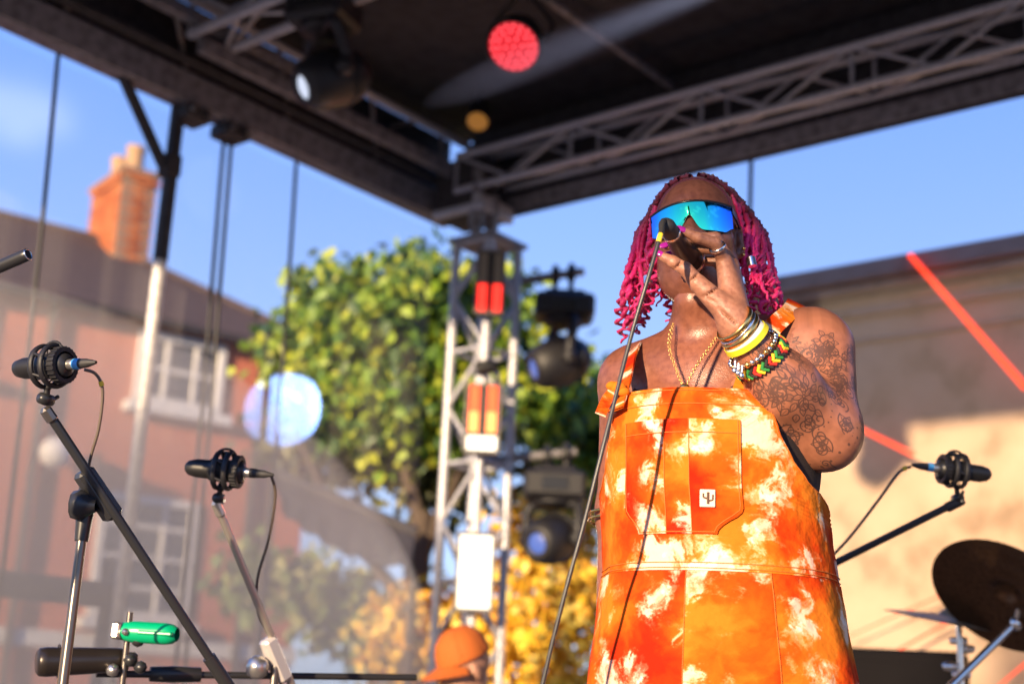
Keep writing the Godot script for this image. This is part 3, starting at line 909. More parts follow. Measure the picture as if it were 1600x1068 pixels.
func build_lights_on_stage() -> void:
	M.strobe_housing = grain(mat(0.03, 0.026, 0.024, 0.6), M.g1, 4.0)
	M.strobe_bezel = mat(0.16, 0.14, 0.13, 0.5)
	var led_red := glow(1.0, 0.03, 0.018, 1.3)
	var led_orange := glow(1.0, 0.075, 0.015, 1.7)
	var led_white := glow(1.0, 0.84, 0.62, 1.3)
	var dim := grain(mat(0.36, 0.29, 0.20, 0.4), M.g1, 5.0)
	var led_low := glow(1.0, 0.20, 0.05, 2.4)
	strobe("top strobe on the tower, red only in its lower half", Vector3(-4.7387, 4.0072, -5.6332), 0.165, 0.375, [[-0.25, 0.21, 0.30, 0.48, dim], [0.25, 0.21, 0.30, 0.48, dim], [-0.25, -0.25, 0.30, 0.42, led_red, 1], [0.25, -0.25, 0.30, 0.42, led_red, 1]])
	strobe("middle strobe on the tower, red strips with a white foot", Vector3(-4.7417, 3.2250, -5.6308), 0.195, 0.385, [[-0.25, 0.28, 0.27, 0.38, led_orange, 1], [0.25, 0.28, 0.27, 0.38, led_orange, 1], [-0.25, -0.06, 0.27, 0.30, led_low, 1], [0.25, -0.06, 0.27, 0.30, led_low, 1], [0.0, -0.36, 0.84, 0.20, led_white]])
	strobe("lowest strobe on the tower, the sun mirrored in its face put in as a white glow", Vector3(-4.7408, 2.3925, -5.6315), 0.20, 0.415, [[0.0, 0.0, 0.86, 0.92, led_white]])  # sun mirrored in this glass face is put in as white emission
	for e in [[Vector3(-4.7159, 3.2164, -5.6002), Color(1.0, 0.45, 0.25), 0.25], [Vector3(-4.7150, 2.3885, -5.6009), Color(1.0, 0.92, 0.8), 0.5]]:  # second light is added to go with the lowest face, which mirrors the sun
		var al := AreaLight3D.new()
		al.name = "strobe_glow"
		al.area_size = Vector2(0.17, 0.36)
		al.light_color = e[1]
		al.light_energy = e[2]
		al.shadow_enabled = true
		add_child(al, true)
		al.look_at_from_position(e[0], e[0] + NEAR, Vector3.UP)
	var lens_blue := glow(0.16, 0.30, 0.95, 0.32)
	var lens_white := glow(0.72, 0.80, 1.0, 0.45)
	var lens_dark := mat(0.02, 0.02, 0.03, 0.08)
	# two on side arms of the tower
	var spot_at := Vector3(-5.5000, 3.2170, -4.9226)
	bar(tower, "side_pipe", Vector3(-4.9018, 4.1078, -5.9387) - tower.position, Vector3(-4.5625, 4.2226, -6.2778) - tower.position, 0.025, M.steel, 14)
	var t := moving_head("upper moving head hanging from the side arm of the tower", Vector3(-4.6447, 3.9876, -6.2112), Vector3(0.35, 0.14, 0.27), 0.68, Vector3(-4.6528, 3.6544, -6.1789), RIGHT * -0.85 + NEAR * 0.30 + Vector3(0, -0.35, 0), 0.14, lens_blue)
	clamp_pair(t, Vector3(-4.6914, 4.1906, -6.1734) - t.position, Vector3(-4.6181, 4.2071, -6.2327) - t.position)
	bar(tower, "side_pipe", Vector3(-4.9029, 3.0440, -5.8863) - tower.position, Vector3(-4.5411, 3.1263, -6.2308) - tower.position, 0.025, M.steel, 14)
	t = moving_head("lower moving head hanging from the side arm of the tower", Vector3(-4.6314, 2.9228, -6.1576), Vector3(0.35, 0.16, 0.27), 0.68, Vector3(-4.6161, 2.6232, -6.1314), RIGHT * -0.55 + NEAR * 0.8 + Vector3(0, -0.28, 0), 0.135, lens_blue)
	clamp_pair(t, Vector3(-4.6675, 3.0965, -6.1284) - t.position, Vector3(-4.5832, 3.1164, -6.1966) - t.position)
	# a pinspot added on the tower to throw the pale blue disc on the gauze
	var pin := Vector3(-4.76, 3.50, -5.60)
	var pd := (spot_at - pin).normalized()
	var ps := thing("added_pinspot_light", "small black pinspot added on the tower between the top and middle strobes", "stage light", pin)
	var pst := st_new()
	lathe(pst, Transform3D(frame_of(pd), Vector3.ZERO), [[0.0, -0.10], [0.034, -0.095], [0.040, -0.05], [0.040, 0.015], [0.035, 0.015], [0.034, 0.0]], 18)
	put(pst, "can", M.black, ps)
	pst = st_new(); lathe(pst, Transform3D(frame_of(pd), Vector3.ZERO), [[0.034, 0.0], [0.0, 0.004]], 18); put(pst, "lens", lens_blue, ps)
	bar(ps, "clamp", Vector3.ZERO, Vector3(-0.05, 0.0, -0.11), 0.014, M.black)
	# one under the roof
	var head := Vector3(-4.42, 4.50, -4.02)
	t = moving_head("dark moving head under the roof with a bright lens facing left", Vector3(-4.40, 4.79, -3.92), Vector3(0.30, 0.15, 0.26), 0.3, head, RIGHT * -0.8 + NEAR * 0.45 + Vector3(0, -0.55, 0), 0.135, lens_white)
	clamp_pair(t, Vector3(-0.1, 0.13, 0.0), Vector3(0.1, 0.13, 0.0))
	var sl := SpotLight3D.new()
	sl.name = "gauze_spot"
	sl.spot_angle = 10.6
	sl.spot_angle_attenuation = 0.06
	sl.light_color = Color(0.52, 0.68, 1.0)
	sl.light_energy = 24.0
	sl.light_size = 0.01
	sl.spot_range = 30.0
	sl.shadow_enabled = true
	add_child(sl)
	sl.look_at_from_position(pin + pd * 0.02, spot_at, Vector3.UP)
	# one above the singer, out of the picture; its shadow lies on the cream wall
	t = moving_head("moving head hanging above the singer near the front of the stage", Vector3(-2.47, 4.55, -2.2), Vector3(0.34, 0.16, 0.26), 0.2, Vector3(-2.50, 4.28, -2.16), Vector3(-0.5, -0.5, 0.6), 0.14, lens_dark)
	clamp_pair(t, Vector3(-0.1, 0.25, 0.0), Vector3(0.1, 0.25, 0.0))
	# red LED spotlight
	var pc := Vector3(-3.9015, 4.8291, -4.7263)
	var par := thing("led_par_light", "round red glowing LED spotlight under the roof", "stage light", pc, 0.0, "LED spotlights")
	var n := Vector3(0.26, -0.72, 0.64).normalized()
	var fr := frame_of(n)
	var st := st_new()
	lathe(st, Transform3D(fr, Vector3.ZERO), [[0.0, -0.22], [0.09, -0.21], [0.125, -0.12], [0.135, 0.0], [0.14, 0.018], [0.126, 0.020], [0.124, 0.004]], 28)
	put(st, "can", M.black, par)
	st = st_new(); lathe(st, Transform3D(fr, Vector3.ZERO), [[0.124, 0.006], [0.0, 0.0065]], 28); put(st, "led_face", glow(1.0, 0.012, 0.03, 0.36), par)
	var dots := [[0.0, 1], [0.042, 6], [0.078, 12], [0.108, 18]]
	var dot_mat := glow(1.0, 0.10, 0.12, 1.0)
	for ring in dots:
		for k in ring[1]:
			var a: float = TAU * k / ring[1]
			st = st_new()
			ball(st, fr * Vector3(cos(a) * ring[0], 0.009, sin(a) * ring[0]), Vector3.ONE * 0.0085, Basis(), 8, 5)
			put(st, "led_lens", dot_mat, par)
	st = st_new()
	for s in [-1.0, 1.0]: tube(st, curve([fr * Vector3(s * 0.14, -0.05, 0), fr * Vector3(s * 0.16, -0.16, 0) + Vector3(0, 0.05, 0), Vector3(0, 0.34, -0.05)], 5), 0.012, 6)
	put(st, "yoke", M.black, par)
	# small amber lamp far back under the roof
	var am := thing("amber_light", "small dim amber lamp far back under the roof", "stage light", Vector3(-4.6049, 4.8186, -5.2943), 0.0, "LED spotlights")
	st = st_new(); lathe(st, Transform3D(frame_of(Vector3(0.3, -0.8, 0.5)), Vector3.ZERO), [[0.0, -0.16], [0.06, -0.15], [0.07, 0.0], [0.06, 0.005]], 18); put(st, "can", M.black, am)
	st = st_new(); lathe(st, Transform3D(frame_of(Vector3(0.3, -0.8, 0.5)), Vector3.ZERO), [[0.058, 0.0], [0.0, 0.004]], 18); put(st, "led_face", glow(0.9, 0.36, 0.05, 0.14), am)
	bar(am, "bracket", Vector3(0, 0.02, 0), Vector3(0, 0.25, 0), 0.012, M.black)
	# a shaft of pale light through drifting smoke at the top
	var q0 := Vector3(-2.7403, 4.7681, -4.6875)
	var q1 := Vector3(-4.1186, 4.5064, -4.4640)
	var streak := FogVolume.new()
	streak.name = "beam_haze"
	streak.shape = RenderingServer.FOG_VOLUME_SHAPE_ELLIPSOID
	streak.size = Vector3(0.20, (q1 - q0).length() * 1.15, 0.20)
	streak.transform = Transform3D(frame_of(q1 - q0), (q0 + q1) / 2)
	var sfm := FogMaterial.new()
	sfm.density = 0.5
	sfm.albedo = Color(0.95, 0.95, 1.0)
	streak.material = sfm
	tag(streak, "pale smoke lit by a beam high under the roof", "", "", "stuff")
	add_child(streak)
	var sb := SpotLight3D.new()
	sb.name = "smoke_beam"
	sb.spot_angle = 3.2
	sb.spot_angle_attenuation = 0.3
	sb.light_color = Color(0.85, 0.88, 1.0)
	sb.light_energy = 5.5
	sb.light_size = 0.03
	sb.spot_range = 30.0
	sb.shadow_enabled = true
	add_child(sb)
	sb.look_at_from_position(q0 - (q1 - q0).normalized() * 0.6, q1, Vector3.UP)
	# black cabinet added to stand for the dark area low at the right
	var cab := thing("added_dark_cabinet", "black cabinet added to stand for the dark area low on the cream wall", "speaker", Vector3(-2.4470, 1.8669, -5.7390) * Vector3(1, 0, 1) + Vector3(0, 1.05, 0), 0.6)
	st = st_new(); bx(st, Vector3(0, 0.48, 0), Vector3(0.50, 0.94, 0.40), 0.02); put(st, "case", M.case_black, cab)
	st = st_new(); bx(st, Vector3(0, 0.48, 0.203), Vector3(0.44, 0.84, 0.012), 0.004); put(st, "grille", M.case_black, cab)

# ---------------------------------------------------------------- microphones and stands
func studio_mic(label: String, c: Vector3, dir: Vector3, neck: Vector3, tape: Material) -> Node3D:
	var t := thing("condenser_microphone", label, "microphone", c, 0.0, "condenser microphones")
	var d := dir.normalized()
	var fr := frame_of(d)
	var st := st_new()
	lathe(st, Transform3D(fr, Vector3.ZERO), [[0.0, 0.088], [0.012, 0.086], [0.019, 0.079], [0.0235, 0.062], [0.024, 0.030], [0.024, 0.02]], 22, 0.86)
	put(st, "grille_head", M.mic_grille, t)
	st = st_new()
	lathe(st, Transform3D(fr, Vector3.ZERO), [[0.0245, 0.03], [0.0250, 0.02], [0.0245, -0.03], [0.021, -0.042], [0.012, -0.046]], 22)
	put(st, "body", M.stand_black, t)
	for y in [0.012, -0.012]:
		st = st_new()
		torus(st, Transform3D(fr, d * y), 0.0395, 0.0042, 30, 8, 1.6)
		put(st, "cage_ring", M.plastic, t)
	st = st_new()
	lathe(st, Transform3D(fr, Vector3.ZERO), [[0.026, -0.022], [0.034, -0.022], [0.0345, -0.038], [0.026, -0.038]], 26, 1.0, false)
	for k in 26:
		var a := TAU * k / 26
		rod(st, fr * Vector3(cos(a) * 0.0345, -0.038, sin(a) * 0.0345), fr * Vector3(cos(a) * 0.0345, -0.022, sin(a) * 0.0345), 0.0016, 4)
	put(st, "knurled_ring", M.plastic, t)
	for k in 6:
		var a := TAU * (k + 0.5) / 6
		st = st_new()
		rod(st, fr * Vector3(cos(a) * 0.0395, 0.017, sin(a) * 0.0395), fr * Vector3(cos(a + 0.35) * 0.0395, -0.017, sin(a + 0.35) * 0.0395), 0.0036, 6)
		put(st, "cage_strut", M.plastic, t)
		st = st_new()
		rod(st, fr * Vector3(cos(a) * 0.038, 0.012, sin(a) * 0.038), fr * Vector3(cos(a + 0.5) * 0.025, 0.0, sin(a + 0.5) * 0.025), 0.0014, 5)
		put(st, "elastic", M.rubber, t)
	st = st_new()
	torus(st, Transform3D(Basis(d, fr.x, fr.z).orthonormalized(), Vector3(0, 0.022, 0)), 0.026, 0.003, 20, 6)
	put(st, "cage_bow", M.plastic, t)
	st = st_new()
	lathe(st, Transform3D(fr, Vector3.ZERO), [[0.0105, -0.044], [0.0105, -0.058], [0.0095, -0.059]], 14)
	put(st, "socket", M.nickel, t)
	st = st_new()
	lathe(st, Transform3D(fr, Vector3.ZERO), [[0.0095, -0.058], [0.0105, -0.060], [0.0105, -0.072], [0.0095, -0.073]], 14)
	put(st, "colour_band", tape, t)
	st = st_new()
	lathe(st, Transform3D(fr, Vector3.ZERO), [[0.0095, -0.072], [0.0085, -0.090], [0.005, -0.105], [0.003, -0.112]], 14)
	put(st, "plug", M.rubber, t)
	# fork down to the stand
	var n := neck - c
	st = st_new()
	var under := n.normalized() * 0.040
	rod(st, under, n * 0.82, 0.0062)
	ball(st, under, Vector3.ONE * 0.008)
	put(st, "fork", M.plastic, t)
	st = st_new()
	var s := frame_of(d.cross(Vector3.UP))
	lathe(st, Transform3D(s, n * 0.86), [[0.0, -0.016], [0.011, -0.014], [0.012, 0.0], [0.011, 0.014], [0.0, 0.016]], 14)
	rod(st, n * 0.86 + s.y * 0.014, n * 0.86 + s.y * 0.030 + Vector3(0, 0.012, 0), 0.004)
	put(st, "swivel", M.stand_black, t)
	return t

func lead(label: String, pts: Array, r: float, tape_from := -1.0) -> Node3D:
	var o := thing("microphone_cable", label, "cable", pts[0], 0.0, "microphone cables")
	var st := st_new()
	var c := curve(pts.map(func(p): return p - pts[0]), 8)
	tube(st, c, r, 8)
	put(st, "cable_line", M.cable_brown, o)
	if tape_from >= 0.0:
		st = st_new()
		var i := int(tape_from * (c.size() - 1))
		tube(st, [c[i], c[i + 1], c[i + 2]], r * 1.5, 10)
		put(st, "yellow_band", M.yellow_tape, o)
	return o

func stand_foot(t: Node3D, top: Vector3, r: float, m: Material) -> void:
	# upright tube from `top` (in the stand's own axes, whose origin is on the floor) and a folding tripod
	bar(t, "upright", Vector3(top.x, 0.02, top.z), top, r, m, 14)
	for k in 3:
		var a := TAU * k / 3 + 0.4
		bar(t, "tripod_leg", Vector3(top.x, 0.14, top.z), Vector3(top.x + cos(a) * 0.34, 0.012, top.z + sin(a) * 0.34), 0.010, m, 8)

func build_microphones() -> void:
	M.mic_grille = grain(mat(0.022, 0.021, 0.021, 0.45, 0.2), M.g1, 30.0)
	M.cable_brown = mat(0.10, 0.075, 0.055, 0.45)
	M.stand_steel = mat(0.16, 0.14, 0.125, 0.3, 0.8)
	M.stand_bright = mat(0.50, 0.45, 0.38, 0.3, 0.8)
	var st: SurfaceTool
	# 1: near left, black boom
	var c := Vector3(-2.2687, 2.2529, -1.4191)
	studio_mic("black studio microphone with blue band at the upper left on a black boom", c, RIGHT * -0.86 - NEAR * 0.42 + Vector3(0, 0.0, 0), Vector3(-2.2857, 2.1825, -1.4301), M.blue_tape)
	var f := Vector3(-2.2970, 2.0316, -1.5542)
	var s := thing("boom_stand", "black boom microphone stand at the left with its boom sloping down right", "stand", Vector3(f.x, 1.05, f.z), 0.0, "microphone stands")
	var o := s.position
	bar(s, "boom", Vector3(-2.2851, 2.1733, -1.4339) - o, Vector3(-2.1913, 1.6777, -1.8711) - o, 0.0095, M.stand_black, 14)
	bar(s, "boom_grip", Vector3(-2.2062, 1.7414, -1.8166) - o, Vector3(-2.1714, 1.5721, -1.9644) - o, 0.0135, M.stand_black, 14)
	var b0 := Vector3(-2.2815, 2.0720, -1.5258) - o
	var b1 := Vector3(-2.2663, 1.9916, -1.5998) - o
	st = st_new()
	box(st, Transform3D(frame_of(b1 - b0), (b0 + b1) / 2), Vector3(0.036, (b1 - b0).length(), 0.036), 0.006)
	put(st, "clutch", M.stand_black, s)
	st = st_new()
	var k0 := Vector3(-2.2605, 2.0068, -1.5524) - o
	lathe(st, Transform3D(frame_of(RIGHT), k0 - RIGHT * 0.03), [[0.0, -0.022], [0.026, -0.016], [0.030, 0.0], [0.022, 0.014], [0.012, 0.03]], 9)
	put(st, "clutch_knob", M.stand_black, s)
	stand_foot(s, f - o, 0.0095, M.stand_steel)
	st = st_new()
	lathe(st, Transform3D(Basis(), f - o), [[0.013, -0.09], [0.015, -0.06], [0.019, -0.02], [0.017, 0.02]], 14)
	put(st, "upright_collar", M.stand_black, s)
	st = st_new()
	box(st, Transform3D(frame_of(b1 - b0), Vector3(-2.2826, 2.1642, -1.4391) - o), Vector3(0.024, 0.034, 0.020), 0.006)
	put(st, "tip_block", M.stand_steel, s)
	lead("thin brown cable looping from the upper left studio microphone", [Vector3(-2.2449, 2.2568, -1.4771), Vector3(-2.2364, 2.2507, -1.4994), Vector3(-2.2353, 2.2204, -1.5176), Vector3(-2.2500, 2.1537, -1.5292), Vector3(-2.2744, 2.0981, -1.5357), Vector3(-2.3015, 2.0337, -1.5498), Vector3(-2.3141, 1.9620, -1.5648), Vector3(-2.3438, 1.8788, -1.5834), Vector3(-2.3953, 1.7590, -1.6106), Vector3(-2.4307, 1.6498, -1.6337)], 0.0032, 0.17)
	# 2: further right, steel boom
	c = Vector3(-2.3498, 2.1434, -1.9256)
	studio_mic("black studio microphone in the middle left on a steel boom", c, RIGHT * -0.98 + NEAR * -0.12 + Vector3(0, 0.06, 0), Vector3(-2.3700, 2.0742, -1.9336), M.rubber)
	f = Vector3(-2.3562, 1.7398, -2.1292)
	s = thing("boom_stand", "steel boom microphone stand with grey clutch left of the capped person", "stand", Vector3(f.x, 1.05, f.z), 0.0, "microphone stands")
	o = s.position
	bar(s, "boom", Vector3(-2.3731, 2.0753, -1.9307) - o, Vector3(-2.3518, 1.6806, -2.1936) - o, 0.0088, M.stand_bright, 14)
	st = st_new()
	box(st, Transform3D(frame_of(Vector3(-2.3731, 2.0753, -1.9307) - Vector3(-2.3518, 1.6806, -2.1936)), Vector3(-2.3621, 1.7538, -2.1329) - o), Vector3(0.036, 0.105, 0.034), 0.006)
	put(st, "clutch", M.clutch_grey if M.has("clutch_grey") else M.nickel, s)
	st = st_new()
	lathe(st, Transform3D(frame_of(NEAR), Vector3(-2.3720, 1.7347, -2.0915) - o), [[0.0, 0.024], [0.020, 0.02], [0.027, 0.0], [0.022, -0.016], [0.010, -0.04]], 10)
	put(st, "clutch_knob", M.nickel, s)
	st = st_new()
	box(st, Transform3D(frame_of(Vector3(-2.3731, 2.0753, -1.9307) - Vector3(-2.3518, 1.6806, -2.1936)), Vector3(-2.3705, 2.0622, -1.9375) - o), Vector3(0.022, 0.040, 0.020), 0.006)
	put(st, "tip_block", M.stand_bright, s)
	stand_foot(s, f - o, 0.0095, M.stand_steel)
	lead("thin brown cable hanging from the middle left studio microphone", [Vector3(-2.2856, 2.1391, -2.0058), Vector3(-2.2922, 2.0990, -2.0279), Vector3(-2.3228, 2.0113, -2.0473), Vector3(-2.3624, 1.9225, -2.0598), Vector3(-2.3781, 1.8481, -2.0867), Vector3(-2.3584, 1.7812, -2.1262), Vector3(-2.3679, 1.6860, -2.1654)], 0.0034)
	# 3: right, behind the singer
	c = Vector3(-1.2081, 2.2710, -3.2054)
	studio_mic("black studio microphone with blue band at the right in front of the cream wall", c, RIGHT * 0.98 + NEAR * -0.15 + Vector3(0, -0.05, 0), Vector3(-1.2145, 2.1973, -3.2262), M.blue_tape)
	f = Vector3(-1.7417, 1.9345, -3.0919)
	s = thing("boom_stand", "black boom microphone stand reaching right from behind the singer", "stand", Vector3(f.x, 1.05, f.z), 0.0, "microphone stands")
	o = s.position
	bar(s, "boom", Vector3(-1.2129, 2.2003, -3.2264) - o, Vector3(-1.7881, 1.9068, -3.0774) - o, 0.0088, M.stand_black, 14)
	st = st_new()
	box(st, Transform3D(frame_of(Vector3(-1.2129, 2.2003, -3.2264) - Vector3(-1.7417, 1.9345, -3.0919)), Vector3(-1.2209, 2.1940, -3.2222) - o), Vector3(0.024, 0.05, 0.022), 0.005)
	put(st, "tip_block", M.stand_black, s)
	st = st_new(); box(st, Transform3D(frame_of(Vector3(-1.2129, 2.2003, -3.2264) - Vector3(-1.7417, 1.9345, -3.0919)), f - o), Vector3(0.036, 0.09, 0.036), 0.006); put(st, "clutch", M.stand_black, s)
	stand_foot(s, f - o, 0.0095, M.stand_steel)
	lead("thin brown cable sagging from the right studio microphone", [Vector3(-1.2912, 2.2751, -3.1367), Vector3(-1.3158, 2.2605, -3.1219), Vector3(-1.3673, 2.1886, -3.1055), Vector3(-1.4488, 2.0947, -3.0993), Vector3(-1.5606, 2.0122, -3.1179), Vector3(-1.7011, 1.9204, -3.1164)], 0.0036, 0.12)
	# pencil microphone cut by the left edge
	var a := Vector3(-2.0111, 2.3621, -1.1891)
	var b := Vector3(-2.1503, 2.3175, -1.1454)
	var p := thing("pencil_microphone", "slim black pencil microphone at the left edge of the picture", "microphone", a)
	st = st_new(); lathe(st, Transform3D(frame_of(b - a), Vector3.ZERO), [[0.0, 0.0005], [0.0085, 0.0005], [0.0105, 0.002], [0.0108, 0.01], [0.0108, (b - a).length()]], 20); put(st, "body", M.stand_black, p)
	st = st_new(); torus(st, Transform3D(frame_of(b - a), (b - a).normalized() * 0.001), 0.0092, 0.0013, 24, 6); put(st, "rim", M.silver, p)
	st = st_new(); tube(st, [b - a, b - a + Vector3(-0.1, -0.5, 0.1), Vector3(b.x - a.x - 0.1, 1.05 - a.y, b.z - a.z + 0.1)], 0.009, 10); put(st, "stand_tube", M.stand_black, p)

# ---------------------------------------------------------------- percussion
func build_percussion() -> void:
	var st: SurfaceTool
	# upright and cross bar that carry the bells
	var f := Vector3(-2.4954, 1.7613, -1.8355)
	var s := thing("percussion_stand", "steel percussion stand with a black cross bar at the bottom left", "stand", Vector3(f.x, 1.05, f.z))
	var o := s.position
	bar(s, "upright", Vector3(-2.4826, 1.8321, -1.8209) - o, Vector3(0, 0.02, 0), 0.0065, M.stand_steel)
	for k in 3:
		var a := TAU * k / 3
		bar(s, "tripod_leg", Vector3(0, 0.2, 0), Vector3(cos(a) * 0.3, 0.012, sin(a) * 0.3), 0.009, M.stand_steel, 8)
	bar(s, "cross_bar", Vector3(-2.5823, 1.7038, -1.8254) - o, Vector3(-2.2535, 1.7343, -2.4811) - o, 0.008, M.stand_black)
	st = st_new(); lathe(st, Transform3D(frame_of(Vector3(-2.2535, 1.7343, -2.4811) - Vector3(-2.5823, 1.7038, -1.8254)), Vector3(-2.5116, 1.7113, -1.9734) - o), [[0.0, -0.05], [0.016, -0.05], [0.018, 0.0], [0.016, 0.06], [0.0, 0.06]], 12); put(st, "bar_grip", M.stand_black, s)
	for e in [[192, 988], [214, 1000], [205, 1030], [222, 1040], [180, 1046]]:
		st = st_new()
		var q: Vector3 = Vector3(-2.4783, 1.7605, -1.8230) + (RIGHT * (e[0] - 200) + Vector3(0, 1, 0) * (1010 - e[1])) * 0.00136 - o
		lathe(st, Transform3D(frame_of(NEAR + RIGHT * 0.4), q), [[0.0, -0.02], [0.012, -0.018], [0.014, 0.0], [0.012, 0.018], [0.0, 0.02]], 8)
		put(st, "wing_nut", M.nickel if e[0] % 4 == 0 else M.stand_black, s)
	# green jam block
	var g := thing("jam_block", "bright green plastic jam block on the percussion stand", "percussion", Vector3(-2.4448, 1.7908, -1.8394))
	var d := (RIGHT + Vector3(0, -0.02, 0) + NEAR * 0.12).normalized()
	var fr := Basis(d, Vector3.UP, d.cross(Vector3.UP)).orthonormalized()
	st = st_new()
	var prof := []
	for i in 15:
		var t := float(i) / 14
		var w := 0.019 + 0.006 * smoothstep(0.0, 0.35, t) - 0.004 * smoothstep(0.8, 1.0, t)
		if i == 0 or i == 14: w *= 0.72
		prof.append([w, lerpf(-0.066, 0.068, t)])
	lathe(st, Transform3D(Basis(fr.y * 0.9, fr.x, fr.z), Vector3.ZERO), prof, 20, 1.1)
	put(st, "block_body", M.green_plastic, g)
	st = st_new(); box(st, Transform3D(fr, fr * Vector3(0.028, -0.001, 0.022)), Vector3(0.076, 0.009, 0.016), 0.003); put(st, "slot_lip", M.green_plastic, g)
	st = st_new(); box(st, Transform3D(fr, fr * Vector3(-0.058, 0.0, 0.012)), Vector3(0.020, 0.036, 0.034), 0.005); put(st, "mount_bracket", M.nickel, g)
	st = st_new(); lathe(st, Transform3D(frame_of(NEAR), fr * Vector3(-0.035, -0.002, 0.026)), [[0.0, 0.008], [0.007, 0.006], [0.008, -0.004]], 10); put(st, "bolt", M.nickel, g)
	# dark bell
	var p0 := Vector3(-2.5984, 1.7197, -1.6867)
	var p1 := Vector3(-2.5139, 1.7358, -1.8562)
	var cb := thing("black_cowbell", "black tube shaped cowbell at the lower left beside the green block", "percussion", (p0 + p1) / 2)
	st = st_new()
	var hl := (p1 - p0).length() / 2
	lathe(st, Transform3D(frame_of(p1 - p0), Vector3.ZERO), [[0.0, -hl], [0.026, -hl], [0.034, -hl + 0.006], [0.036, -hl + 0.02], [0.033, 0.0], [0.030, hl - 0.03], [0.027, hl - 0.004], [0.0, hl]], 24, 0.85)
	put(st, "shell", M.bell, cb)
	st = st_new(); torus(st, Transform3D(frame_of(p1 - p0), (p0 - p1).normalized() * (hl - 0.045)), 0.0345, 0.0016, 24, 6); put(st, "rim_bead", M.bell, cb)
	st = st_new(); box(st, Transform3D(frame_of(p1 - p0), (p1 - p0).normalized() * (hl - 0.01)), Vector3(0.04, 0.05, 0.03), 0.006); put(st, "mount_clamp", M.stand_black, cb)
	# cymbals
	cymbal("dark brown cymbal tilted at the right edge of the picture", Vector3(-1.3966, 2.0686, -4.0579), (RIGHT * 0.55 + Vector3(0, 0.72, 0) - NEAR * 0.42), 0.215, M.brass_dark)
	cymbal("thin pale cymbal seen edge on at the lower right", Vector3(-1.6473, 2.0210, -4.2718), (Vector3(0.0, 1.0, 0) + RIGHT * 0.14 + NEAR * 0.15), 0.20, M.brass)
	var cf := Vector3(-1.6272, 1.9973, -4.2965)
	var cs := thing("cymbal_stand", "chrome cymbal stand upright under the thin pale cymbal", "stand", Vector3(cf.x, 1.05, cf.z), 0.0, "chrome cymbal stands")
	o = cs.position
	bar(cs, "upright", Vector3(-1.6228, 2.0644, -4.2764) - o, Vector3(0, 0.02, 0), 0.010, M.chrome, 14)
	st = st_new(); lathe(st, Transform3D(Basis(), Vector3(-1.6249, 2.0490, -4.2801) - o), [[0.0, 0.03], [0.018, 0.026], [0.02, -0.02], [0.012, -0.03]], 14); put(st, "felt_and_nut", M.rubber, cs)
	for e in [[1497, 1000], [1508, 1012], [1485, 1040], [1500, 1052]]:
		st = st_new()
		var q: Vector3 = cf + (RIGHT * (e[0] - 1500) + Vector3(0, 1, 0) * (975 - e[1])) * 0.002 - o
		lathe(st, Transform3D(frame_of(RIGHT * 0.8 + NEAR * 0.6), q), [[0.0, -0.03], [0.011, -0.026], [0.016, 0.0], [0.011, 0.026], [0.0, 0.03]], 10)
		put(st, "wing_screw", M.chrome, cs)
	for k in 3:
		var a := TAU * k / 3 + 0.5
		bar(cs, "tripod_leg", Vector3(0, 0.22, 0), Vector3(cos(a) * 0.3, 0.012, sin(a) * 0.3), 0.009, M.chrome, 8)
	var af := Vector3(-1.5642, 1.7718, -3.9599)
	var ca := thing("cymbal_stand", "chrome cymbal stand with a slanting arm under the dark brown cymbal", "stand", Vector3(af.x, 1.05, af.z), 0.0, "chrome cymbal stands")
	o = ca.position
	bar(ca, "arm", Vector3(-1.5481, 1.7850, -3.9683) - o, Vector3(-1.3847, 1.9949, -4.1201) - o, 0.0115, M.chrome, 14)
	bar(ca, "arm_tip", Vector3(-1.3915, 1.9874, -4.1173) - o, Vector3(-1.3601, 2.0707, -4.0867) - o, 0.008, M.chrome, 12)
	st = st_new(); lathe(st, Transform3D(frame_of(RIGHT), Vector3(-1.3920, 1.9838, -4.1181) - o), [[0.0, -0.02], [0.020, -0.018], [0.022, 0.0], [0.020, 0.018], [0.0, 0.02]], 14); put(st, "tilter", M.chrome, ca)
	bar(ca, "upright", Vector3(-1.5481, 1.7850, -3.9683) - o, Vector3(0, 0.02, 0), 0.011, M.chrome, 14)
	for k in 3:
		var a := TAU * k / 3 + 1.2
		bar(ca, "tripod_leg", Vector3(0, 0.22, 0), Vector3(cos(a) * 0.3, 0.012, sin(a) * 0.3), 0.009, M.chrome, 8)

func cymbal(label: String, c: Vector3, n: Vector3, r: float, m: Material) -> void:
	var t := thing("cymbal", label, "cymbal", c, 0.0, "cymbals")
	var st := st_new()
	var prof := []
	for i in 29:
		var x := r * (1.0 - float(i) / 28)
		var y := -0.018 * pow(x / r, 2.0) + 0.022 * exp(-pow(x / (r * 0.16), 4.0)) + 0.0006 * sin(x * 900.0)
		prof.append([x, y])
	var top := prof.duplicate()
	lathe(st, Transform3D(frame_of(n), Vector3.ZERO), top, 48)
	lathe(st, Transform3D(frame_of(n), -n.normalized() * 0.0018), prof, 48)
	put(st, "plate", m, t)

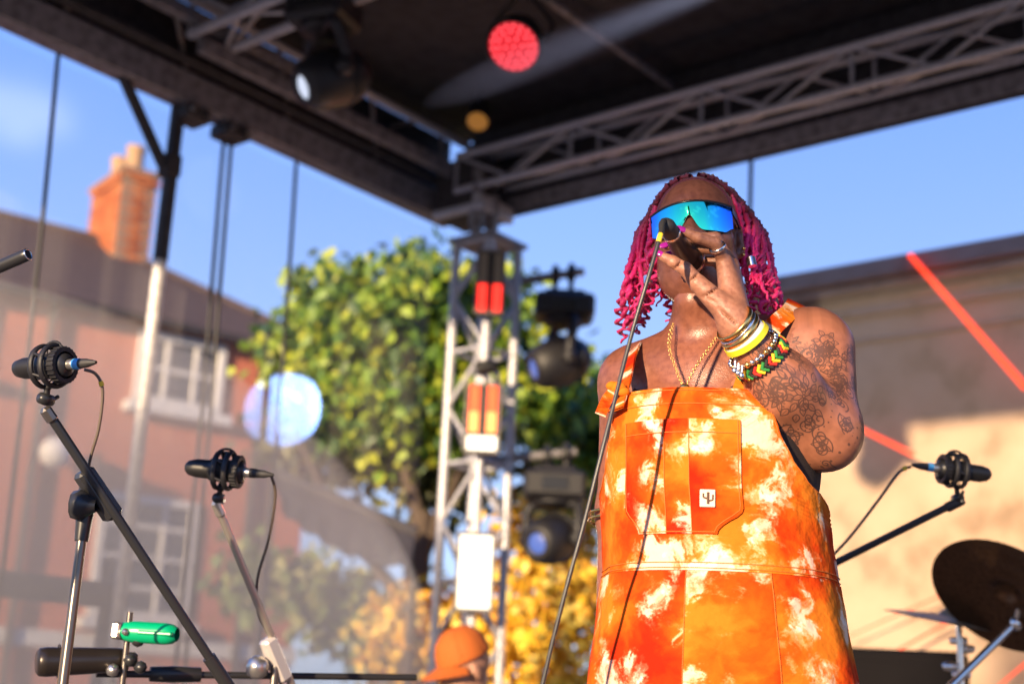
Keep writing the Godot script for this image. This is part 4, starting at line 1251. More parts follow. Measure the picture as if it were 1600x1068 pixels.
# ---------------------------------------------------------------- soft bodies: a distance field on a grid, meshed as surface nets
class Field:
	var o: Vector3
	var h: float
	var nx: int
	var ny: int
	var nz: int
	var f: PackedFloat32Array

	func _init(lo: Vector3, hi: Vector3, cell: float) -> void:
		o = lo
		h = cell
		nx = int((hi.x - lo.x) / cell) + 2
		ny = int((hi.y - lo.y) / cell) + 2
		nz = int((hi.z - lo.z) / cell) + 2
		f = PackedFloat32Array()
		f.resize(nx * ny * nz)
		f.fill(0.3)

	func span(lo: Vector3, hi: Vector3) -> Array:
		return [clampi(int((lo.x - o.x) / h), 0, nx - 1), clampi(int((hi.x - o.x) / h) + 1, 0, nx - 1), clampi(int((lo.y - o.y) / h), 0, ny - 1), clampi(int((hi.y - o.y) / h) + 1, 0, ny - 1), clampi(int((lo.z - o.z) / h), 0, nz - 1), clampi(int((hi.z - o.z) / h) + 1, 0, nz - 1)]

	func cap(a: Vector3, b: Vector3, ra: float, rb: float, k := 0.02) -> void:
		var m := maxf(ra, rb) + k + 3.0 * h
		var s := span(Vector3(minf(a.x, b.x), minf(a.y, b.y), minf(a.z, b.z)) - Vector3.ONE * m, Vector3(maxf(a.x, b.x), maxf(a.y, b.y), maxf(a.z, b.z)) + Vector3.ONE * m)
		var ba := b - a
		var q := 1.0 / maxf(ba.length_squared(), 1e-9)
		for z in range(s[4], s[5] + 1):
			for y in range(s[2], s[3] + 1):
				var i: int = (z * ny + y) * nx + s[0]
				var p := Vector3(o.x + s[0] * h, o.y + y * h, o.z + z * h) - a
				for x in range(s[0], s[1] + 1):
					var t := clampf(p.dot(ba) * q, 0.0, 1.0)
					var d := (p - ba * t).length() - (ra + (rb - ra) * t)
					var e := f[i]
					var w := maxf(k - absf(e - d), 0.0)
					f[i] = minf(e, d) - w * w / k * 0.25
					i += 1
					p.x += h

	func ell(c: Vector3, r: Vector3, b := Basis(), k := 0.02, cut := false) -> void:
		var m := maxf(r.x, maxf(r.y, r.z)) + k + 3.0 * h
		var s := span(c - Vector3.ONE * m, c + Vector3.ONE * m)
		var inv := b.transposed()
		var r2 := r * r
		for z in range(s[4], s[5] + 1):
			for y in range(s[2], s[3] + 1):
				var i: int = (z * ny + y) * nx + s[0]
				for x in range(s[0], s[1] + 1):
					var p := inv * (Vector3(o.x + x * h, o.y + y * h, o.z + z * h) - c)
					var k0 := (p / r).length()
					var d := k0 * (k0 - 1.0) / maxf((p / r2).length(), 1e-6)
					var e := f[i]
					if cut:
						d = -d
						var w := maxf(k - absf(e - d), 0.0)
						f[i] = maxf(e, d) + w * w / k * 0.25
					else:
						var w := maxf(k - absf(e - d), 0.0)
						f[i] = minf(e, d) - w * w / k * 0.25
					i += 1

	func keep_below(fn: Callable) -> void:   # fn(p) > 0 is cut away
		for z in nz:
			for y in ny:
				var i: int = (z * ny + y) * nx
				for x in nx:
					if f[i] < 0.05:
						f[i] = maxf(f[i], fn.call(Vector3(o.x + x * h, o.y + y * h, o.z + z * h)))
					i += 1

	func net(xf := Transform3D()) -> Array:
		var at := PackedInt32Array()
		at.resize(nx * ny * nz)
		at.fill(-1)
		var v := PackedVector3Array()
		var lim := 2.6 * h
		var sy := nx
		var sz := nx * ny
		var corners := [0, 1, sy, sy + 1, sz, sz + 1, sz + sy, sz + sy + 1]
		var pos := [Vector3(0, 0, 0), Vector3(1, 0, 0), Vector3(0, 1, 0), Vector3(1, 1, 0), Vector3(0, 0, 1), Vector3(1, 0, 1), Vector3(0, 1, 1), Vector3(1, 1, 1)]
		var edges := [[0, 1], [2, 3], [4, 5], [6, 7], [0, 2], [1, 3], [4, 6], [5, 7], [0, 4], [1, 5], [2, 6], [3, 7]]
		for z in nz - 1:
			for y in ny - 1:
				var i: int = (z * ny + y) * nx
				for x in nx - 1:
					if absf(f[i]) < lim:
						var inside := 0
						for c in corners: inside += 1 if f[i + c] < 0.0 else 0
						if inside > 0 and inside < 8:
							var sum := Vector3.ZERO
							var n := 0
							for e in edges:
								var fa: float = f[i + corners[e[0]]]
								var fb: float = f[i + corners[e[1]]]
								if (fa < 0.0) != (fb < 0.0):
									sum += (pos[e[0]] as Vector3).lerp(pos[e[1]], fa / (fa - fb))
									n += 1
							at[i] = v.size()
							v.append(xf * (o + (Vector3(x, y, z) + sum / n) * h))
					i += 1
		var idx := PackedInt32Array()
		for z in range(1, nz - 1):
			for y in range(1, ny - 1):
				var i: int = (z * ny + y) * nx + 1
				for x in range(1, nx - 1):
					var a := f[i]
					if absf(a) < lim:
						for ax in 3:
							var st: int = [1, sy, sz][ax]
							var b := f[i + st]
							if (a < 0.0) != (b < 0.0):
								var u: int = [sy, sz, 1][ax]
								var w: int = [sz, 1, sy][ax]
								var p0 := at[i]; var p1 := at[i - u]; var p2 := at[i - u - w]; var p3 := at[i - w]
								if p0 < 0 or p1 < 0 or p2 < 0 or p3 < 0: continue
								if a < 0.0: idx.append_array(PackedInt32Array([p0, p2, p1, p0, p3, p2]))
								else: idx.append_array(PackedInt32Array([p0, p1, p2, p0, p2, p3]))
					i += 1
		var nrm := PackedVector3Array()
		nrm.resize(v.size())
		for t in range(0, idx.size(), 3):
			var fn := (v[idx[t + 2]] - v[idx[t]]).cross(v[idx[t + 1]] - v[idx[t]])
			for q in 3: nrm[idx[t + q]] += fn
		for q in nrm.size(): nrm[q] = nrm[q].normalized()
		return [v, nrm, idx]

func add_net(st: SurfaceTool, net: Array) -> void:
	var v: PackedVector3Array = net[0]
	var n: PackedVector3Array = net[1]
	for i in net[2]:
		st.set_uv(Vector2.ZERO)
		st.set_normal(n[i])
		st.add_vertex(v[i])

# ---------------------------------------------------------------- the person in the orange cap
func build_capped_person() -> void:
	var skin := grain(mat(0.50, 0.25, 0.16, 0.5), M.g0, 8.0)
	var hc := Vector3(-3.3284, 1.8142, -3.9171)
	var base := Vector3(hc.x, 1.05, hc.z)
	var p := thing("person", "person in an orange cap sitting low behind the stands", "person", base, 0.0)
	var c := hc - base
	var face := (RIGHT * -0.85 + NEAR * 0.5 + Vector3(0, -0.35, 0)).normalized()
	var side := Vector3.UP.cross(face).normalized()
	var hb := Basis(side, face.cross(side).normalized(), face)
	var f := Field.new(Vector3(-0.15, -0.22, -0.16), Vector3(0.15, 0.18, 0.17), 0.006)
	f.ell(Vector3(0, 0.03, -0.015), Vector3(0.077, 0.095, 0.096))
	f.ell(Vector3(0, -0.05, 0.03), Vector3(0.058, 0.066, 0.058), Basis(), 0.03)
	f.cap(Vector3(0, 0.0, 0.085), Vector3(0, -0.04, 0.108), 0.011, 0.016, 0.015)
	f.ell(Vector3(0, -0.075, 0.078), Vector3(0.026, 0.010, 0.014), Basis(), 0.012)
	for s in [-1.0, 1.0]:
		f.ell(Vector3(s * 0.079, -0.01, -0.005), Vector3(0.011, 0.032, 0.020), Basis(), 0.008)
		f.ell(Vector3(s * 0.032, 0.0, 0.083), Vector3(0.016, 0.011, 0.012), Basis(), 0.01, true)
	f.cap(Vector3(0, -0.06, -0.02), Vector3(0, -0.21, -0.05), 0.052, 0.056, 0.03)
	var st := st_new()
	add_net(st, f.net(Transform3D(hb, c)))
	# arms and legs of the seated body join the same mesh
	var g := Field.new(Vector3(-0.45, -0.02, -0.4), Vector3(0.45, 0.72, 0.5), 0.016)
	for s in [-1.0, 1.0]:
		g.cap(Vector3(s * 0.23, 0.32, 0.0), Vector3(s * 0.10, 0.28, 0.28), 0.042, 0.032)
		g.cap(Vector3(s * 0.10, 0.28, 0.28), Vector3(s * 0.05, 0.26, 0.36), 0.032, 0.030)
	g.cap(Vector3(0, 0.55, -0.02), Vector3(0, 0.66, -0.03), 0.055, 0.052)
	add_net(st, g.net(Transform3D(Basis(Vector3.UP, atan2(face.x, face.z)), Vector3.ZERO)))
	put(st, "body", skin, p)
	g = Field.new(Vector3(-0.45, -0.02, -0.4), Vector3(0.45, 0.72, 0.5), 0.016)
	g.ell(Vector3(0, 0.40, 0), Vector3(0.19, 0.22, 0.12), Basis(), 0.04)
	g.ell(Vector3(0, 0.18, 0), Vector3(0.17, 0.18, 0.13), Basis(), 0.05)
	for s in [-1.0, 1.0]: g.cap(Vector3(s * 0.17, 0.52, 0), Vector3(s * 0.23, 0.34, 0.0), 0.062, 0.055, 0.03)
	st = st_new(); add_net(st, g.net(Transform3D(Basis(Vector3.UP, atan2(face.x, face.z)), Vector3.ZERO)))
	put(st, "shirt", M.black_fabric, p)
	g = Field.new(Vector3(-0.45, -0.02, -0.4), Vector3(0.45, 0.30, 0.5), 0.016)
	for s in [-1.0, 1.0]:
		g.cap(Vector3(s * 0.09, 0.10, 0), Vector3(s * 0.30, 0.11, 0.24), 0.085, 0.06)
		g.cap(Vector3(s * 0.30, 0.11, 0.24), Vector3(-s * 0.05, 0.06, 0.34), 0.058, 0.045)
	st = st_new(); add_net(st, g.net(Transform3D(Basis(Vector3.UP, atan2(face.x, face.z)), Vector3.ZERO)))
	put(st, "trousers", M.slate_b, p)
	for s in [-1.0, 1.0]:
		st = st_new(); ball(st, c + hb * Vector3(s * 0.032, 0.002, 0.078), Vector3.ONE * 0.0115, hb, 10, 8); put(st, "eye", M.white_paint, p)
	# cap
	var cloth := grain(mat(0.62, 0.145, 0.015, 0.85), M.g1, 14.0)
	var cap := Node3D.new(); cap.name = "cap"; p.add_child(cap)
	st = st_new()
	var prof := [[0.0, 0.105], [0.022, 0.104], [0.055, 0.093], [0.083, 0.066], [0.097, 0.030], [0.101, 0.0], [0.1005, -0.012], [0.097, -0.012]]
	var cb := Basis(hb.x, hb.y, hb.z) * Basis(Vector3.RIGHT, 0.10)
	lathe(st, Transform3D(cb * Basis.from_scale(Vector3(0.90, 1.0, 1.06)), c + hb * Vector3(0, 0.05, -0.012)), prof, 30)
	put(st, "crown", cloth, cap)
	st = st_new()
	for i in 20:
		for k in 6:
			var ps := []
			for q in [[i, k], [i + 1, k], [i + 1, k + 1], [i, k + 1]]:
				var a := lerpf(-1.15, 1.15, q[0] / 20.0)
				var r: float = lerpf(0.094, 0.094 + 0.075 * pow(cos(a), 0.6), q[1] / 6.0)
				ps.append(c + hb * Vector3(0, 0.05, -0.012) + cb * Vector3(sin(a) * r * 0.9, -0.004 - 0.030 * absf(sin(a)) * sin(a) * sin(a) - 0.02 * q[1] / 6.0, cos(a) * r * 1.06))
			flat(st, ps[0], ps[1], ps[2], ps[3], Vector3.UP)
			for j in 4: ps[j] += Vector3(0, -0.003, 0)
			flat(st, ps[0], ps[1], ps[2], ps[3], Vector3.DOWN)
	put(st, "brim", cloth, cap)
	st = st_new(); ball(st, c + hb * Vector3(0, 0.05, -0.012) + cb * Vector3(0, 0.106, 0), Vector3(0.008, 0.005, 0.008)); put(st, "button", cloth, cap)
	for k in 6:
		st = st_new()
		var pts := []
		for q in 9:
			var t: float = q / 8.0
			var j := t * 5.0
			var a0: Array = prof[mini(int(j), 5)]
			var a1: Array = prof[mini(int(j) + 1, 6)]
			var rr := lerpf(a0[0], a1[0], j - int(j)) + 0.0008
			var yy := lerpf(a0[1], a1[1], j - int(j)) + 0.0008
			pts.append(c + hb * Vector3(0, 0.05, -0.012) + cb * Vector3(cos(TAU * k / 6 + 0.5) * rr * 0.9, yy, sin(TAU * k / 6 + 0.5) * rr * 1.06))
		tube(st, pts, 0.0016, 5)
		put(st, "panel_seam", cloth, cap)

# ---------------------------------------------------------------- the singer
var S_ROWS := [   # height from the stage, middle x, half width, depth in front, depth behind
]

func lerp_rows(rows: Array, y: float) -> Array:
	# rows run from high to low
	if y >= rows[0][0]: return rows[0]
	for i in rows.size() - 1:
		if y >= rows[i + 1][0]:
			var t: float = (rows[i][0] - y) / (rows[i][0] - rows[i + 1][0])
			t = t * t * (3.0 - 2.0 * t) * 0.4 + t * 0.6
			var out := []
			for k in rows[i].size(): out.append(lerpf(rows[i][k], rows[i + 1][k], t))
			return out
	return rows[-1]

func spow(v: float, e: float) -> float:
	return signf(v) * pow(absf(v), e)

var folds := FastNoiseLite.new()

func cloth_point(ang: float, y: float, off: float) -> Vector3:
	var r := lerp_rows(S_ROWS, y)
	var s := sin(ang)
	var c := cos(ang)
	var depth: float = r[3] if c > 0.0 else r[4]
	var p := Vector3(r[1] + r[2] * spow(s, 0.86), y, depth * spow(c, 0.86))
	var out := Vector3(s / maxf(r[2], 0.01), 0, c / maxf(depth, 0.01)).normalized()
	# folds: long ones running down below the waist, small creases above
	var low := smoothstep(1.10, 0.70, y)
	var w := folds.get_noise_3d(ang * 0.42 * 60.0, y * 22.0, 3.0) * lerpf(0.0045, 0.019, low) + folds.get_noise_3d(ang * 60.0, y * 130.0, 9.0) * 0.0034 + folds.get_noise_3d(ang * 95.0 + y * 120.0, y * 60.0 - ang * 25.0, 31.0) * 0.0065 * smoothstep(0.1, 1.3, absf(ang + 0.2))
	return p + out * (off + w)

# a sheet of cloth between angles and heights; range_fn(y) -> [a0, a1]
func cloth_sheet(st: SurfaceTool, y0: float, y1: float, range_fn: Callable, nu: int, nv: int, off: float, thick: float, uv0: Vector2) -> void:
	var P := []
	var N := []
	var U := []
	for k in nv + 1:
		var y := lerpf(y0, y1, float(k) / nv)
		var rg: Array = range_fn.call(y)
		var row := []
		var rn := []
		var ru := []
		for i in nu + 1:
			var a := lerpf(rg[0], rg[1], float(i) / nu)
			var p := cloth_point(a, y, off)
			var da := cloth_point(a + 0.03, y, off) - cloth_point(a - 0.03, y, off)
			var dy := cloth_point(a, y + 0.008, off) - cloth_point(a, y - 0.008, off)
			var n := dy.cross(da).normalized()
			if n.dot(Vector3(sin(a), 0, cos(a))) < 0.0: n = -n
			row.append(p); rn.append(n); ru.append(uv0 + Vector2(a * 0.21, -y) / 1.1)
		P.append(row); N.append(rn); U.append(ru)
	for k in nv:
		for i in nu:
			quad(st, [P[k][i], P[k][i + 1], P[k + 1][i + 1], P[k + 1][i]], [N[k][i], N[k][i + 1], N[k + 1][i + 1], N[k + 1][i]], [U[k][i], U[k][i + 1], U[k + 1][i + 1], U[k + 1][i]])
			quad(st, [P[k][i] - N[k][i] * thick, P[k][i + 1] - N[k][i + 1] * thick, P[k + 1][i + 1] - N[k + 1][i + 1] * thick, P[k + 1][i] - N[k + 1][i] * thick], [-N[k][i], -N[k][i + 1], -N[k + 1][i + 1], -N[k + 1][i]], [U[k][i], U[k][i + 1], U[k + 1][i + 1], U[k + 1][i]])
	# rims
	for k in nv:
		for i in [0, nu]:
			var d: Vector3 = (P[k][i] - P[k][1 if i == 0 else nu - 1]).normalized()
			quad(st, [P[k][i], P[k + 1][i], P[k + 1][i] - N[k + 1][i] * thick, P[k][i] - N[k][i] * thick], [d, d, d, d], [U[k][i], U[k + 1][i], U[k + 1][i], U[k][i]])
	for i in nu:
		for k in [0, nv]:
			var d := Vector3.UP if (k == 0) == (y0 > y1) else Vector3.DOWN
			quad(st, [P[k][i], P[k][i + 1], P[k][i + 1] - N[k][i + 1] * thick, P[k][i] - N[k][i] * thick], [d, d, d, d], [U[k][i], U[k][i + 1], U[k][i + 1], U[k][i]])

func stitch(parent: Node, pts: Array, m: Material) -> void:
	var st := st_new()
	tube(st, pts, 0.0008, 5)
	put(st, "seam", m, parent)

# a strap: a flat band along a path, its face turned along `face`
func ribbon(st: SurfaceTool, pts: Array, face: Array, w: float, thick: float) -> void:
	var n := pts.size()
	var prev := []
	for i in n:
		var t: Vector3 = (pts[mini(i + 1, n - 1)] - pts[maxi(i - 1, 0)]).normalized()
		var fc: Vector3 = face[i]
		var s := t.cross(fc).normalized()
		var up := s.cross(t).normalized()
		var ring := [pts[i] - s * w / 2 + up * thick / 2, pts[i] + s * w / 2 + up * thick / 2, pts[i] + s * w / 2 - up * thick / 2, pts[i] - s * w / 2 - up * thick / 2]
		var ns := [up, s, -up, -s]
		if i > 0:
			for k in 4:
				var l := (k + 1) % 4
				var nn: Vector3 = ns[k]
				quad(st, [prev[k], prev[l], ring[l], ring[k]], [nn, nn, nn, nn], [Vector2(k * 0.03, i * 0.02), Vector2(k * 0.03 + 0.03, i * 0.02), Vector2(k * 0.03 + 0.03, i * 0.02 + 0.02), Vector2(k * 0.03, i * 0.02 + 0.02)])
		prev = ring

func tie_dye(seed_: int, white: float, warm: float) -> ImageTexture:
	var a := FastNoiseLite.new(); a.seed = seed_; a.frequency = 0.0055; a.fractal_octaves = 5; a.fractal_gain = 0.55
	a.domain_warp_enabled = true; a.domain_warp_amplitude = 38.0; a.domain_warp_frequency = 0.012; a.domain_warp_fractal_octaves = 4
	var b := FastNoiseLite.new(); b.seed = seed_ + 9; b.frequency = 0.0085; b.fractal_octaves = 6; b.fractal_gain = 0.6
	b.domain_warp_enabled = true; b.domain_warp_amplitude = 45.0; b.domain_warp_frequency = 0.02; b.domain_warp_fractal_octaves = 4
	var size := 768
	var ia := a.get_seamless_image(size, size)
	var ib := b.get_seamless_image(size, size)
	var g := Gradient.new()
	g.offsets = PackedFloat32Array([0.0, 0.22, 0.42, 0.60, 0.80, 1.0])
	g.colors = PackedColorArray([lin(0.42, 0.014, 0.002), lin(0.46, 0.026, 0.002), lin(0.50, 0.044, 0.003), lin(0.53, 0.068, 0.004), lin(0.55, 0.100, 0.006), lin(0.56, 0.150, 0.012)])
	var pale := lin(0.80, 0.68, 0.57)
	var im := Image.create(size, size, false, Image.FORMAT_RGB8)
	for y in size:
		for x in size:
			var t := ia.get_pixel(x, y).r
			var w := ib.get_pixel(x, y).r
			var c := g.sample(clampf((t - 0.24) * 1.95 + warm, 0.0, 1.0))
			var k := (smoothstep(white - 0.03, white + 0.17, w) * 0.86 + 0.30 * smoothstep(0.62, 0.70, ia.get_pixel((x * 3 + 91) % size, (y * 3 + 17) % size).r) * smoothstep(white - 0.12, white, w))
			im.set_pixel(x, y, c.lerp(pale, minf(k, 1.0) * 0.94))
	return ImageTexture.create_from_image(im)

# ---- ink: strokes stamped into a height-by-width map
var ink: PackedFloat32Array
const INK := 896

func dab(x: float, y: float, r: float, v := 1.0) -> void:
	for j in range(maxi(0, int(y - r - 1)), mini(INK - 1, int(y + r + 1)) + 1):
		for i in range(maxi(0, int(x - r - 1)), mini(INK - 1, int(x + r + 1)) + 1):
			var d := Vector2(i - x, j - y).length()
			var k := clampf(r + 0.5 - d, 0.0, 1.0) * v
			var q := j * INK + i
			if k > ink[q]: ink[q] = k

func stroke(pts: Array, r: float, v := 0.9) -> void:
	for i in pts.size() - 1:
		var a: Vector2 = pts[i]
		var b: Vector2 = pts[i + 1]
		var n := int(a.distance_to(b) / maxf(0.6, r * 0.6)) + 1
		for k in n + 1:
			var p := a.lerp(b, float(k) / n)
			dab(p.x, p.y, r, v)

func curl(c: Vector2, r: float, a0: float, turns: float, w: float) -> void:
	var pts := []
	for k in 26:
		var t: float = k / 25.0
		pts.append(c + Vector2.from_angle(a0 + turns * TAU * t) * r * (1.0 - 0.82 * t))
	stroke(pts, w)

func petal(c: Vector2, a: float, l: float, w: float, r: float) -> void:
	var d := Vector2.from_angle(a)
	var n := d.orthogonal()
	for s in [-1.0, 1.0]:
		var pts := []
		for k in 11:
			var t: float = k / 10.0
			pts.append(c + d * l * t + n * s * w * sin(PI * pow(t, 0.8)))
		stroke(pts, r)
	stroke([c + d * l * 0.2, c + d * l * 0.72], r * 0.6, 0.7)

func skin_texture() -> ImageTexture:
	ink = PackedFloat32Array()
	ink.resize(INK * INK)
	var r := RandomNumberGenerator.new(); r.seed = 77
	# forearm: upper half of the sheet; x runs round the arm, y along it towards the elbow
	var c := Vector2(440, 215)
	for ring in [[7, 26, 12], [9, 52, 15], [12, 82, 17]]:
		for k in ring[0]: petal(c + Vector2.from_angle(TAU * k / ring[0]) * (ring[1] - 22), TAU * (k + 0.5) / ring[0], 34, ring[2] * 0.6, 1.9)
	for k in 34: dab(c.x + cos(TAU * k / 34) * 118, c.y + sin(TAU * k / 34) * 118, 2.6)
	for e in [[560, 150, 40, 0.2], [330, 140, 38, 2.4], [560, 300, 42, 4.0], [320, 300, 40, 1.0], [440, 70, 34, 0.0], [620, 220, 34, 3.0], [260, 215, 34, 0.5], [500, 370, 36, 2.0], [380, 375, 32, 4.4], [660, 330, 30, 1.4], [230, 330, 30, 5.0]]:
		curl(Vector2(e[0], e[1]), e[2], e[3], 1.5, 2.3)
		curl(Vector2(e[0] + 12, e[1] + 10), e[2] * 0.7, e[3] + 2.0, -1.2, 1.8)
		for k in 5: petal(Vector2(e[0], e[1]), e[3] + k * 1.25, e[2] * 0.9, 8, 1.7)
		if r.randf() < 0.6: for k in 3: dab(e[0] + r.randf_range(-14, 14), e[1] + r.randf_range(-14, 14), r.randf_range(3, 8), 0.55)
	for k in 64:
		var cc := Vector2(r.randf_range(190, 700), r.randf_range(20, 430))
		var aa := r.randf() * TAU
		if r.randf() < 0.5: curl(cc, r.randf_range(16, 34), aa, 1.4, 2.2)
		else:
			for j in 4: petal(cc, aa + j * 0.7, r.randf_range(24, 40), 7, 2.0)
	for k in 70:
		dab(r.randf_range(180, 720), r.randf_range(20, 440), r.randf_range(1.8, 4.0), 0.8)
	for k in 9: dab(300 + k * 42, 425 + 8 * sin(k * 1.3), 5.0 - 0.3 * (k % 3), 0.85)
	# upper arm: lower half of the sheet; leafy scrolls
	for e in [[470, 520, 44, 0.0], [540, 590, 50, 1.2], [430, 620, 46, 2.6], [520, 690, 54, 4.0], [600, 660, 40, 0.4], [440, 730, 42, 5.2], [580, 770, 44, 3.0], [360, 560, 30, 1.0]]:
		curl(Vector2(e[0], e[1]), e[2], e[3], 1.6, 2.6)
		for k in 6: petal(Vector2(e[0], e[1]) + Vector2.from_angle(e[3] + k) * e[2] * 0.5, e[3] + k * 1.05, e[2] * 0.7, 9, 1.9)
		for k in 60: dab(e[0] + r.randfn() * 15, e[1] + r.randfn() * 15, 2.2, 0.35)
	for k in 46:
		var sx := r.randf_range(230, 680)
		var sy := r.randf_range(30, 430) if k % 2 == 0 else r.randf_range(500, 800)
		var sr := r.randf_range(9, 24)
		for j in 40: dab(sx + r.randfn() * sr * 0.5, sy + r.randfn() * sr * 0.5, r.randf_range(2.0, 4.5), r.randf_range(0.25, 0.55))
	for k in 48:
		var cc := Vector2(r.randf_range(330, 660), r.randf_range(500, 800))
		var aa := r.randf() * TAU
		if k % 2: curl(cc, r.randf_range(18, 36), aa, 1.4, 2.8)
		else:
			for j in 5: petal(cc, aa + j * 0.8, r.randf_range(26, 44), 8, 2.4)
	var n := FastNoiseLite.new(); n.seed = 4; n.frequency = 0.02; n.fractal_octaves = 5
	var im := Image.create(INK, INK, false, Image.FORMAT_RGB8)
	var base := Vector3(0.300, 0.115, 0.066)
	for y in INK:
		for x in INK:
			var v := 1.0 + n.get_noise_2d(x, y) * 0.26
			var k := ink[y * INK + x] * 0.86
			var q := (base * v).lerp(Vector3(0.038, 0.026, 0.026), k)
			im.set_pixel(x, y, lin(q.x, q.y, q.z))
	return ImageTexture.create_from_image(im)

func build_singer() -> void:
	folds.seed = 12
	folds.frequency = 0.02
	folds.fractal_octaves = 3
	var t := thing("person", "singer in orange tie-dye dungarees and mirrored sunglasses holding a microphone", "person", Vector3(-1.30, 1.05, -2.19), deg_to_rad(39.0))
	var tone := noise_tex(61, 0.03, [[0.0, Color(0.70, 0.64, 0.63)], [0.5, Color(0.90, 0.88, 0.87)], [1.0, Color(1, 1, 1)]], 512, 5)
	var pore := noise_tex(62, 0.35, [[0.0, Color(0, 0, 0)], [1.0, Color(1, 1, 1)]], 256, 2)
	var skin := bump(grain(mat(0.285, 0.106, 0.062, 0.37), tone, 4.0, false), pore, 0.08)
	var palm := bump(grain(mat(0.40, 0.185, 0.118, 0.45), tone, 6.0, false), pore, 0.10)
	var inked := StandardMaterial3D.new()
	inked.albedo_texture = skin_texture()
	inked.roughness = 0.37
	M.skin = skin
	# ---- body, arms and legs
	var shl := Vector3(0.2044, 1.2912, 0.0300)
	var elb := Vector3(0.2002, 1.1314, 0.0900)
	var mid := Vector3(0.1126, 1.1842, 0.1700)
	var wr := Vector3(0.0181, 1.2735, 0.2350)
	var turn := Basis(Vector3.UP, deg_to_rad(-22.0))
	var f := Field.new(Vector3(-0.30, -0.01, -0.27), Vector3(0.36, 1.48, 0.32), 0.0105)
	f.ell(Vector3(0.0188, 1.1657, -0.0100), Vector3(0.178, 0.17, 0.112), turn, 0.05)
	f.ell(Vector3(0.0093, 1.2409, -0.0150), Vector3(0.15, 0.075, 0.085), turn, 0.05)
	f.ell(Vector3(-0.0937, 1.0962, 0.0550), Vector3(0.085, 0.085, 0.09), turn, 0.05)
	f.ell(Vector3(0.0646, 1.0978, 0.0850), Vector3(0.085, 0.085, 0.09), turn, 0.05)
	f.ell(Vector3(0.0084, 0.9444, 0.0200), Vector3(0.18, 0.16, 0.145), turn, 0.06)
	f.ell(Vector3(0.0300, 0.7526, 0.0000), Vector3(0.20, 0.19, 0.155), turn, 0.06)
	f.cap(Vector3(0.0088, 1.2978, -0.0300), Vector3(-0.1310, 1.2454, -0.0500), 0.050, 0.056, 0.05)
	f.cap(Vector3(0.0260, 1.3012, -0.0300), Vector3(0.1899, 1.3082, 0.0200), 0.055, 0.066, 0.05)
	f.cap(Vector3(0.0099, 1.2699, -0.0200), Vector3(-0.0057, 1.4156, -0.0050), 0.064, 0.060, 0.035)
	f.cap(Vector3(-0.0087, 1.3377, 0.0200), Vector3(-0.0285, 1.3704, 0.0550), 0.050, 0.040, 0.03)
	f.cap(shl, elb, 0.071, 0.063, 0.035)
	f.ell(Vector3(0.2079, 1.1068, 0.0850), Vector3(0.05, 0.048, 0.05), Basis(), 0.04)
	f.cap(elb, mid, 0.063, 0.058, 0.03)
	f.cap(mid, wr, 0.058, 0.0290, 0.03)
	f.cap(Vector3(-0.1321, 1.2275, -0.0600), Vector3(-0.1384, 0.9973, -0.1500), 0.062, 0.048, 0.04)
	f.cap(Vector3(-0.1384, 0.9973, -0.1500), Vector3(-0.1574, 0.7965, -0.1000), 0.046, 0.030, 0.03)
	for s in [-1.0, 1.0]:
		f.cap(Vector3(0.03 + s * 0.10, 0.66, 0), Vector3(0.03 + s * 0.10, 0.36, 0.02), 0.095, 0.062, 0.04)
		f.cap(Vector3(0.03 + s * 0.10, 0.36, 0.02), Vector3(0.03 + s * 0.11, 0.07, -0.02), 0.062, 0.038, 0.03)
		f.cap(Vector3(0.03 + s * 0.11, 0.045, -0.04), Vector3(0.01 + s * 0.12, 0.03, 0.13), 0.040, 0.028, 0.03)
	var net := f.net()
	# triangles of the inked arm get their own sheet of skin
	var V: PackedVector3Array = net[0]
	var N: PackedVector3Array = net[1]
	var I: PackedInt32Array = net[2]
	var plain := st_new()
	var arm := st_new()
	for q in range(0, I.size(), 3):
		var c := (V[I[q]] + V[I[q + 1]] + V[I[q + 2]]) / 3.0
		var best := -1
		var dist := 1.0
		for e in 2:
			var a: Vector3 = elb if e == 0 else shl
			var b: Vector3 = wr if e == 0 else elb
			var ba := b - a
			var tt := clampf((c - a).dot(ba) / ba.length_squared(), 0.0, 1.0)
			var d := (c - a - ba * tt).length()
			if d < dist: dist = d; best = e
		var on := dist < 0.088 and c.x > 0.115 and (best == 0 or c.x > 0.15)
		if best == 0 and dist < 0.088: on = true
		for j in 3:
			var v := V[I[q + j]]
			var st := arm if on else plain
			if on:
				var a: Vector3 = wr if best == 0 else shl
				var b: Vector3 = elb if best == 0 else elb
				var ax := (b - a).normalized()
				var ref := (Vector3(-0.35, 0.0, 1.0) - ax * Vector3(-0.35, 0.0, 1.0).dot(ax)).normalized()
				if best == 1:
					ref = (Vector3(0.15, 0.0, 1.0) - ax * Vector3(0.15, 0.0, 1.0).dot(ax)).normalized()
				var sd := ax.cross(ref)
				var w := v - a
				var ang := atan2(w.dot(sd), w.dot(ref)) / TAU
				var al := w.dot(ax) / (b - a).length()
				st.set_uv(Vector2(0.5 + ang, clampf(al, 0.0, 1.1) * 0.49 / 1.1 + (0.0 if best == 0 else 0.51)))
			else:
				st.set_uv(Vector2.ZERO)
			st.set_normal(N[I[q + j]])
			st.add_vertex(v)
	# ---- the hand round the microphone
	var g := Field.new(Vector3(0.0181, 1.2735, 0.2350) - Vector3(0.17, 0.06, 0.13), Vector3(0.0181, 1.2735, 0.2350) + Vector3(0.05, 0.22, 0.10), 0.003)
	var mi := Vector3(0.0004, 1.3953, 0.2180)
	var mm := Vector3(0.0153, 1.3962, 0.1960)
	var mr := Vector3(0.0236, 1.3870, 0.1740)
	var mp := Vector3(0.0240, 1.3692, 0.1580)
